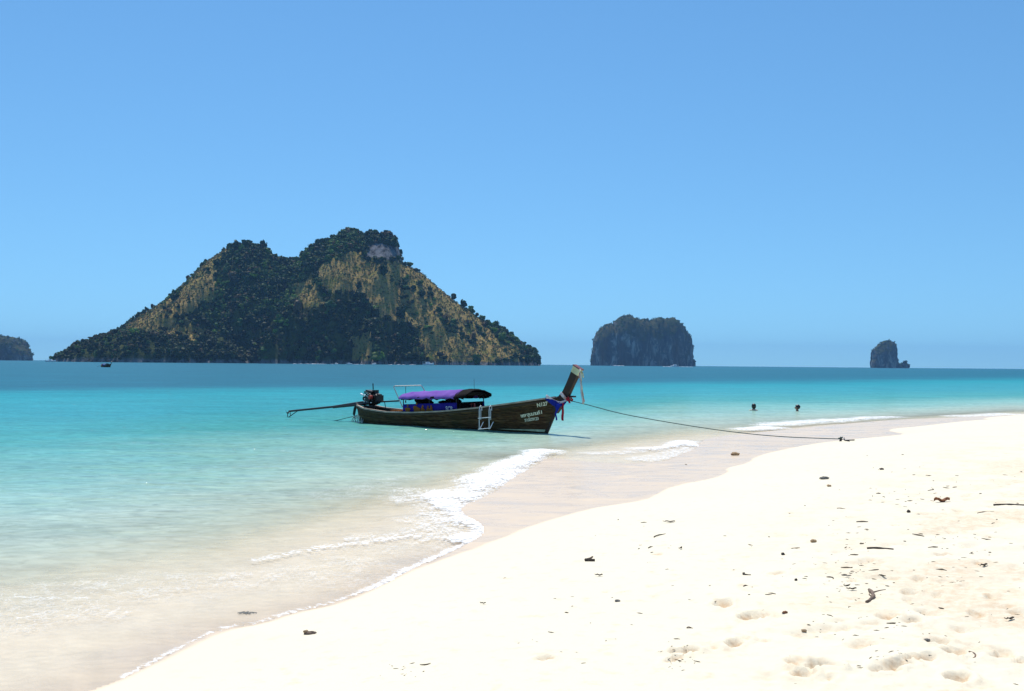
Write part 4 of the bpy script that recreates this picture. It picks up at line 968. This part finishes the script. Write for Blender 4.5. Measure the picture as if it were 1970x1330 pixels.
# stern lines
sl_ = on_boat('stern_rope', 'tangled pale rope hanging round the stern of the moored longtail boat', 'rope')
rr = random.Random(5)
for k in range(7):
    u0 = 676 + k * 3.6; P_ = [L(u0 + rr.uniform(-2, 2), 812 + rr.uniform(0, 2), .3 + .05 * k), L(u0 + 1.5 + rr.uniform(-1, 1), 806, .32), L(u0 + 4 + rr.uniform(-2, 2), 800 + rr.uniform(-2, 2), .32), L(u0 + 8, 803 + rr.uniform(-1, 3), .34), L(u0 + 8.5, 811, .34)]
    MB().tube(crv(P_, 14), .016, 6).build('loop', MT['palerope'], sl_)
sm = on_boat('stern_line', 'thin green line running from the stern down into the water', 'rope')
MB().tube([L(697, 797, .3), L(675, 802.5, .3), L(650, 808.5, .3), L(640, 811, .3)], .012, 6).build('line', MT['rope'], sm)

# mooring rope from the bow to the sand
a0 = boat_world(L(1092, 770, .05)); st = ground_px(1617, 849)
mid = []
RP = [(1092, 770), (1130, 779), (1200, 797), (1300, 815), (1400, 830), (1500, 840), (1617, 846)]
Ya = a0.y; 
for k, (u, v) in enumerate(RP):
    q_ = k / (len(RP) - 1); q_ = (u - 1092) / (1617 - 1092); mid.append(at_y(u, v, Ya + (st.y - Ya) * q_))
mid[0] = a0; mid[-1] = Vector((st.x, st.y, st.z + .06))
mr_ = tag(MB().tube(crv(mid, 40), .013, 6).build('mooring_rope', MT['rope']), 'long dark green mooring rope stretched from the bow to the sand', 'rope')
sk = empty('mooring_stake', (st.x, st.y, st.z), 0, 'short dark stake at the end of the mooring rope in wet sand', 'stake')
MB().tube([(0, 0, -.15), (0.0, 0, .0), (.02, 0, .12)], [.03, .035, .03], 8).build('post', MT['darkdrift'], sk)
MB().tube([(.055 * math.cos(a_), .055 * math.sin(a_), .05 + .01 * a_) for a_ in np.linspace(0, 6.5, 16)], .015, 5).build('knot', MT['rope'], sk)
an = ground_px(1634, 849.5); ao = empty('anchor', (an.x, an.y, an.z), .3, 'small dark iron anchor with chain lying beyond the end of the mooring rope', 'anchor')
ao.scale = (.62, .62, .62)
MB().tube([(-.22, 0, .05), (.25, 0, .06)], .025, 8).build('shank', MT['iron'], ao)
MB().tube(crv([Vector((-.12, -.2, .02)), Vector((-.22, -.08, .05)), Vector((-.24, 0, .06)), Vector((-.22, .08, .09)), Vector((-.12, .2, .16))], 10), [.012, .02, .026, .03, .03, .03, .03, .03, .026, .02, .012], 6).build('fluke', MT['iron'], ao)
MB().tube([(.25 + .04 * math.cos(a_), .04 * math.sin(a_), .06) for a_ in np.linspace(0, 6.28, 12)], .01, 5).build('ring', MT['iron'], ao)

# ================================================================== DISTANT BOATS
def copy_tree(o, parent=None):
    c = o.copy(); col.objects.link(c)
    if parent is not None: c.parent = parent
    for ch in [x for x in bpy.data.objects if x.parent == o]: copy_tree(ch, c)
    return c
def kids(o): return [x for x in bpy.data.objects if x.parent == o]
def copy_pruned(o, parent, skip):
    c = o.copy(); col.objects.link(c)
    if parent is not None: c.parent = parent
    for ch in kids(o):
        if ch.name.split('.')[0] not in skip: copy_pruned(ch, c, skip)
    return c
far = copy_pruned(boat, None, ('lettering', 'printed_figure', 'banner_mark', 'bolt', 'hose'))
p = at_z(196, 706.5); far.location = p; far.rotation_euler = (0, 0, R(-48)); far.scale = (.92, .92, .92)
far['label'] = 'small dark longtail boat afloat in front of the island headland'; far['group'] = 'longtail boats'; boat['group'] = 'longtail boats'

def speedboat(u, v, length, rz, label, y=None, wake=False):
    p = at_z(u, v) if y is None else Vector(((u - 985) / F * y, y, 0)); k = length / 10
    r0 = empty('speedboat', p, rz, label, 'speedboat', 'white speedboats by the islands')
    def S(pts): return [Vector(q) * k for q in pts]
    mb = MB(); rows = []
    for q, b_, z_ in ((-5, 1.35, 1.2), (-2.5, 1.5, 1.2), (0, 1.5, 1.3), (2.5, 1.2, 1.5), (4, .7, 1.75), (5.2, .05, 2.0)):
        zk = -.3 + max(0, q - 2) * .25; rows.append(S([(q, 0, zk), (q, -b_ * .7, zk + .35), (q, -b_, z_), (q, 0, z_ + .1), (q, b_, z_), (q, b_ * .7, zk + .35), (q, 0, zk)]))
    mb.grid(rows); mb.f.append(tuple(range(6))); mb.build('hull', MT['white'], r0)
    mb = MB(); rows = []
    for q, h_ in ((-2.2, 2.6), (-1.8, 2.95), (1.0, 2.95), (2.4, 1.45)): rows.append(S([(q, -1.3, 1.2), (q, -.35, h_), (q, .35, h_), (q, 1.3, 1.2)]))
    mb.grid(rows); mb.add(rows[0], [(0, 1, 2, 3)]); mb.build('cabin', MT['white'], r0)
    for sd_ in (-1, 1): MB().box(Vector((-.4, sd_ * .90, 1.95)) * k, Vector((2.2, .12, .4)) * k, Matrix.Rotation(sd_ * .5, 3, 'X')).build('window', MT['glass'], r0)
    mb = MB()
    for x_ in (-4.9, -2.4):
        for y_ in (-1.2, 1.2): mb.tube(S([(x_, y_, 1.2), (x_, y_, 3.0)]), .05 * k, 5)
    mb.build('awning_frame', MT['galv'], r0); MB().box(Vector((-3.6, 0, 3.05)) * k, Vector((3.0, 2.6, .08)) * k).build('awning', MT['white'], r0)
    for y_ in (-.5, .5): MB().box(Vector((-5.3, y_, 1.0)) * k, Vector((.5, .4, 1.1)) * k).build('outboard_motor', MT['black'], r0)
    return r0
speedboat(824, 698.5, 15, .15, 'largest white speedboat at the foot of the big island', y=1330)
speedboat(721, 698.5, 8, 2.6, 'white speedboat close under the orange bank of the big island', y=1340)
speedboat(672, 698.5, 8, .4, 'white speedboat left of the orange bank of the big island', y=1325)
speedboat(647, 698, 7, 1.0, 'leftmost white speedboat below the central slope of the big island', y=1330)
speedboat(98, 692.5, 12, .2, 'white speedboat off the left tip of the headland', y=1290)
sp = speedboat(1298, 703, 15, math.pi + .15, 'white speedboat running in front of the broad limestone islet', y=1750)
wk = MB(); 
for k in range(26):
    q_ = k / 25; rr = random.Random(k); wk.blob((sp.location.x - 20 + 52 * q_ + rr.uniform(-1, 1), sp.location.y + rr.uniform(-4, 3), .1), (2.2, 1.6, rr.uniform(.3, .9) * (1.15 - q_ * .5)), k, .5, 1, 2)
tag(wk.build('boat_wake', MT['wake'], None, True), 'white foam wake round the running speedboat by the limestone islet', None, None, 'stuff')
wk = MB()
for k in range(60):
    rr = random.Random(k + 99); u = rr.choice([rr.uniform(600, 700), rr.uniform(740, 800), rr.uniform(560, 620), rr.uniform(1180, 1200)]); y = 1345 if u < 1100 else 3380
    wk.blob(((u - 985) / F * y, y + rr.uniform(-8, 8), .1), (rr.uniform(1.5, 5), 1.5, rr.uniform(.3, .7) * y / 1700), k, .5, 1, 2)
tag(wk.build('surf', MT['wake'], None, True), 'broken white surf along the foot of the islands', None, None, 'stuff')

# ================================================================== SWIMMERS
def swimmer(u, v, facing, skin, label, hair_long):
    b = at_z(u, v) + Vector((0, 0, .03)); r0 = empty('person', b, facing, label, 'person', 'swimmers in the shallows'); r0.scale = (1.12, 1.12, 1.0)
    # local +x is where the person looks; water surface at z = 0, crouching body below
    J = [((0, 0, -.62), (.13, .15)), ((0, 0, -.42), (.12, .15)), ((.0, 0, -.20), (.12, .17)), ((0, 0, -.06), (.10, .16)), ((0.0, 0, .02), (.055, .06)), ((.01, 0, .075), (.055, .055)), ((.03, 0, .13), (.078, .062)),
         ((.02, 0, .20), (.094, .074)), ((.01, 0, .25), (.075, .062)),
         ((0, .17, -.05), (.055, .055)), ((.12, .30, -.16), (.042, .042)), ((.32, .30, -.10), (.034, .034)), ((.42, .27, -.07), (.04, .02)),
         ((0, -.17, -.05), (.055, .055)), ((.12, -.30, -.16), (.042, .042)), ((.32, -.30, -.10), (.034, .034)), ((.42, -.27, -.07), (.04, .02)),
         ((.02, .10, -.66), (.09, .09)), ((.36, .13, -.52), (.07, .07)), ((.18, .14, -.86), (.045, .045)), ((.30, .14, -.90), (.04, .03)),
         ((.02, -.10, -.66), (.09, .09)), ((.36, -.13, -.52), (.07, .07)), ((.18, -.14, -.86), (.045, .045)), ((.30, -.14, -.90), (.04, .03)),
         ((.125, 0, .165), (.018, .014))]
    E = [(0, 1), (1, 2), (2, 3), (3, 4), (4, 5), (5, 6), (6, 7), (7, 8), (3, 9), (9, 10), (10, 11), (11, 12), (3, 13), (13, 14), (14, 15), (15, 16), (0, 17), (17, 18), (18, 19), (19, 20), (0, 21), (21, 22), (22, 23), (23, 24), (6, 25)]
    me = bpy.data.meshes.new('body'); me.from_pydata([j[0] for j in J], E, []); o = bpy.data.objects.new('body', me); col.objects.link(o); o.parent = r0
    sk_ = o.modifiers.new('s', 'SKIN'); 
    for k, j in enumerate(J): me.skin_vertices[0].data[k].radius = j[1]
    me.skin_vertices[0].data[0].use_root = True
    sb = o.modifiers.new('d', 'SUBSURF'); sb.levels = 2; sb.render_levels = 2; sk_.use_smooth_shade = True; me.materials.append(MT[skin])
    h = MB(); bm = bmesh.new(); bmesh.ops.create_icosphere(bm, subdivisions=3, radius=1)
    vs = []; 
    for v_ in bm.verts:
        c = v_.co; x, y, z = c.x * .118 - .012, c.y * .098, c.z * .118 + .195
        if c.x > .35 and c.z < .45: x = min(x, .055)            # open face
        if c.z < -.2 and c.x < .2: z -= hair_long; x *= .92
        nz = 1 + .06 * mnoise.noise(c * 6); vs.append(Vector((x * nz, y * nz, z)))
    h.add(vs, [tuple(q.index for q in f_.verts) for f_ in bm.faces]); bm.free(); h.build('hair', MT['hair'], r0, True)
    for s_ in (-1, 1):
        MB().blob((.015, s_ * .085, .165), (.022, .012, .032), 2, .1, 2).build('ear', MT[skin], r0, True)
        MB().blob((.098, s_ * .030, .188), (.012, .013, .008), 2, .05, 2).build('eye', MT['hair'], r0, True)
    MB().blob((.102, 0, .118), (.010, .026, .007), 2, .05, 2).build('mouth', MT['redcloth'], r0, True)
    return r0
swimmer(1450, 789.5, R(100), 'skin2', 'left swimmer facing away with black hair, submerged to the shoulders', .05)
s2 = swimmer(1534, 792, R(165), 'skin', 'right swimmer in profile with short black hair, in water to the neck', .0)

# ================================================================== BEACH DEBRIS
def on_sand(u, v, dz=0.0): p = ground_px(u, v); zz = beach(np.array([p.x]), np.array([p.y]))[0][0]; return Vector((p.x, p.y, max(zz, 0) + dz))
def stick(u0, v0, u1, v1, r, m, label, cat='stick', name='stick', bend=.02, twigs=0):
    a_ = on_sand(u0, v0); b_ = on_sand(u1, v1); c = (a_ + b_) / 2; n_ = 8; pts = []
    rr = random.Random(int(u0 + v0)); side = Vector((-(b_ - a_).y, (b_ - a_).x, 0))
    for k in range(n_ + 1):
        q_ = k / n_; p_ = a_.lerp(b_, q_) + side * (bend * math.sin(q_ * 3.1) * 2 + rr.uniform(-.01, .01)); p_.z += r * .7 + .004 * math.sin(q_ * 5); pts.append(p_ - c)
    rs = [r * (1 - .35 * abs(k / n_ - .4)) * rr.uniform(.85, 1.1) for k in range(n_ + 1)]
    r0 = empty(name, c, 0, label, cat); MB().tube(pts, rs, 8).build('stem', m, r0, True)
    for k in range(twigs):
        s0 = pts[2 + k * 3]; d_ = side.normalized() * (-1 if k % 2 else 1) * .06 + Vector((.02, 0, .03)); MB().tube([s0, s0 + d_ * .6, s0 + d_ + Vector((.02, 0, 0))], [r * .4, r * .3, r * .15], 6).build('twig', m, r0, True)
    return r0
stick(1668, 1055, 1719, 1057, .011, MT['darkdrift'], 'long straight dark stick lying on the sand at the right', bend=.01)
stick(1911, 972, 1975, 973, .014, MT['darkdrift'], 'dark stick cut off by the right edge of the frame', bend=.01)
stick(1258, 1034, 1280, 1027, .007, MT['darkdrift'], 'thin slanting twig on the sand below the wet edge', bend=.03)
stick(1673, 1138, 1667, 1158, .015, MT['drift'], 'curved grey brown driftwood piece with two broken twigs', 'driftwood', 'driftwood', .05, 2)
stick(1432, 1104, 1445, 1108, .007, MT['darkdrift'], 'small hooked dark twig in the middle of the beach', bend=-.2)
stick(1318, 894, 1322, 895, .006, MT['darkdrift'], 'tiny dark twig by the wet edge of the sand')
stick(1610, 978, 1626, 979, .005, MT['drift'], 'thin pale brown twig on the far sand')
stick(1880, 990, 1912, 988, .005, MT['drift'], 'fine pale twig at the right below the cut off stick')
stick(1864, 1254, 1872, 1264, .006, MT['drift'], 'short upright looking twig near the lower right corner', bend=.1)
stick(1590, 1110, 1602, 1114, .005, MT['darkdrift'], 'thin twig left of the cluster of plant litter', bend=.15)
stick(1430, 1131, 1442, 1130, .005, MT['drift'], 'pale twig just below the hooked one', bend=.1)
stick(1321, 1207, 1333, 1207, .005, MT['drift'], 'thin grey twig above the lower footprints', bend=.05)
vr = empty('driftwood', on_sand(1134, 1078, .0), 0, 'dark V shaped piece of driftwood alone on smooth sand', 'driftwood')
MB().tube([(-.045, .0, .010), (.01, .03, .018), (.038, .05, .035)], [.013, .012, .008], 7).build('upper_arm', MT['drift'], vr, True)
MB().tube([(-.045, .0, .012), (.0, -.02, .014), (.05, -.035, .013)], [.014, .012, .015], 7).build('lower_arm', MT['darkdrift'], vr, True)
def blobby(u, v, r, m, label, cat, name, seed=1, dz=.0):
    r0 = empty(name, on_sand(u, v), random.Random(seed).uniform(0, 3), label, cat)
    MB().blob((0, 0, r[2] * .6), r, seed, .45, 3, 1.8).build('body', m, r0, True); return r0
h_ = blobby(596, 1220, (.045, .017, .014), MT['drift'], 'mottled brown wood chunk alone on the smooth sand at lower left', 'driftwood', 'driftwood', 3)
MB().blob((-.03, .005, .02), (.02, .012, .012), 6, .4, 2).build('pale_end', MT['husk'], h_, True); h_.rotation_euler = (0, 0, .12)
h_ = blobby(1414, 876, (.10, .07, .05), MT['husk'], 'yellow brown coconut husk lying on the wet sand', 'husk', 'coconut_husk', 4); h_.rotation_euler = (0, 0, .3)
MB().blob((-.08, .0, .03), (.04, .03, .02), 7, .4, 2).build('dark_tip', MT['leafb'], h_, True)
blobby(1586, 922, (.075, .04, .03), MT['stone'], 'small grey block shaped stone on the upper sand', 'stone', 'stone', 5).rotation_euler = (0, 0, 0)
blobby(1595, 936, (.035, .03, .02), MT['husk'], 'pale brown pebble below the grey block stone', 'stone', 'stone', 6)
blobby(1696, 904, (.05, .035, .02), MT['darkdrift'], 'small black lump on the sand near the shore bend', 'stone', 'stone', 7)
blobby(1565, 1043, (.035, .03, .018), MT['husk'], 'pale tan shell fragment left of the long stick', 'shell', 'shell', 8)
blobby(1783, 1231, (.02, .02, .01), MT['stone'], 'tiny stone between footprints at lower right', 'stone', 'stone', 9)
blobby(1506, 1066, (.018, .018, .014), MT['darkdrift'], 'small black pebble on the middle of the beach', 'stone', 'stone', 10)
blobby(1531, 1119, (.012, .012, .012), MT['darkdrift'], 'tiny round black pebble right of the hooked twig', 'stone', 'stone', 11)
blobby(1748, 985, (.03, .02, .02), MT['darkdrift'], 'small dark pebble between the curled leaf and the litter', 'stone', 'stone', 12)
blobby(1188, 1158, (.022, .018, .010), MT['stone'], 'grey pebble below the V shaped driftwood', 'stone', 'stone', 13)
blobby(1510, 1180, (.022, .014, .010), MT['leafb'], 'reddish pebble in the smooth sand at lower centre', 'stone', 'stone', 14)
blobby(1547, 1212, (.018, .014, .012), MT['husk'], 'pale pebble below the reddish one at lower centre', 'stone', 'stone', 15)
def leaf(u, v, s_, m, label, rz=0.0, curl=.3):
    rows = []
    for k in range(9):
        q_ = k / 8 - .5; w_ = .32 * math.cos(q_ * 3.0) + .02; rows.append([Vector((q_ * s_ * 2, y * w_ * s_, s_ * (.6 * curl * (abs(y) ** 2) + .35 * curl * math.sin(k * 1.1)) + .01)) for y in (-1, -.5, 0, .5, 1)])
    r0 = empty('leaf', on_sand(u, v), rz, label, 'leaf'); MB().slab(rows, (0, 0, .003)).build('blade', m, r0, True)
    MB().tube([(-s_, 0, .012), (-s_ * 1.4, .01, .02)], .003, 5).build('stalk', m, r0); return r0
leaf(1812, 967, .11, MT['leafb'], 'curled reddish brown dead leaf on the right of the beach', .1, .5)
leaf(1289, 1005, .065, MT['darkdrift'], 'dark flat leaf on the sand above the slanting twig', 0, .2)
leaf(1310, 1056, .03, MT['darkdrift'], 'small dark leaf below the slanting twig', 1, .5)
leaf(1153, 1109, .03, MT['darkdrift'], 'tiny dark leaf below and right of the V shaped driftwood', 0, .4)
leaf(1640, 1138, .035, MT['darkdrift'], 'dark narrow leaf just left of the curved driftwood', .2, .3)
leaf(1630, 1110, .035, MT['stone'], 'grey green leaf above the curved driftwood', .1, .2)
leaf(1944, 1190, .035, MT['darkdrift'], 'black curled leaf at the right edge of the frame', .4, .3)
leaf(1893, 1087, .04, MT['darkdrift'], 'dark leaf among the footprints near the right edge', .4, .4)
leaf(930, 1164, .02, MT['darkdrift'], 'tiny dark leaf in the smooth sand at lower left centre', .1, .4)
# weed under the shallow water
wq = at_z(475, 1174); wd_ = empty('seaweed', (wq.x, wq.y, beach(np.array([wq.x]), np.array([wq.y]))[0][0] + .002), 0, 'small grey clump of weed under the clear shallows', 'seaweed')
mb = MB(); rr = random.Random(3)
for k in range(14): a_ = rr.uniform(0, 6.28); q_ = rr.uniform(.03, .10); mb.tube([(0, 0, .0), (q_ * .5 * math.cos(a_), q_ * .3 * math.sin(a_), .01), (q_ * math.cos(a_), q_ * .6 * math.sin(a_), .004)], .004, 5)
mb.build('fronds', MT['stone'], wd_)
# fine litter
rr = np.random.RandomState(21); mb = MB()
CL = [(1640, 1060, 45, 55, 60), (1660, 1120, 60, 30, 40), (1740, 960, 60, 20, 26), (1300, 1262, 35, 25, 40), (1850, 1060, 90, 60, 80), (1500, 1100, 200, 120, 60), (1750, 1220, 190, 90, 120), (1800, 930, 140, 40, 50), (770, 1285, 40, 18, 22), (1100, 1200, 200, 90, 24), (1250, 1040, 60, 50, 14)]
UV = np.array([(cu_ + rr.normal() * su * .6, cv_ + rr.normal() * sv * .6) for cu_, cv_, su, sv, nn in CL for _ in range(int(nn * .75))])
UV = UV[(UV[:, 0] > 30) & (UV[:, 0] < 2050) & (UV[:, 1] > 815) & (UV[:, 1] < 1340)]
DR = np.array([ray(u, v)[:] for u, v in UV]); zz = np.full(len(UV), .4)
for _ in range(12):
    t_ = (zz - CAM.z) / DR[:, 2]; zz = .5 * zz + .5 * np.maximum(base_beach(CAM.x + DR[:, 0] * t_, CAM.y + DR[:, 1] * t_)[0], 0)
t_ = (zz - CAM.z) / DR[:, 2]; PX_ = CAM.x + DR[:, 0] * t_; PY_ = CAM.y + DR[:, 1] * t_; PZ_, _, SD_, _ = beach(PX_, PY_)
for x_, y_, z_, d_ in zip(PX_, PY_, PZ_, SD_):
    if d_ < .4: continue
    s_ = rr.choice([.003, .004, .005, .007, .010], p=[.3, .3, .2, .15, .05]) * min(math.hypot(x_, y_) / 7, 2.0); a_ = rr.uniform(-1.2, 1.2); l_ = s_ * rr.uniform(1.2, 5); b_ = rr.uniform(-.5, .5)
    c_ = Vector((x_, y_, z_ + s_ * .3)); d1 = Vector((math.cos(a_), math.sin(a_), rr.uniform(-.1, .25))) * l_; d2 = Vector((math.cos(a_ + b_), math.sin(a_ + b_), rr.uniform(-.1, .15))) * l_ * .8
    mb.tube([c_ - d1, c_, c_ + d2], [s_ * .25, s_ * .5, s_ * .2], 4)
tag(mb.build('beach_litter', MT['litter']), 'tiny bits of dark plant litter scattered over the sand', None, None, 'stuff')

# ================================================================== HAZE
hz = NT('haze_air'); pv_ = hz.n('ShaderNodeVolumePrincipled'); pv_.inputs['Density'].default_value = 0.00006; pv_.inputs['Color'].default_value = (0.28, 0.58, 1.0, 1); pv_.inputs['Anisotropy'].default_value = 0.0
hz.l(pv_.outputs[0], hz.out.inputs['Volume'])
z0, z1 = -8.5, 275.0; S_ = 12700
bxm = MB().box((0, 0, (z0 + z1) / 2), (2 * S_, 2 * S_, z1 - z0)); hb = bxm.build('haze', hz.m); tag(hb, 'thin blue sea haze', None, None, 'stuff')
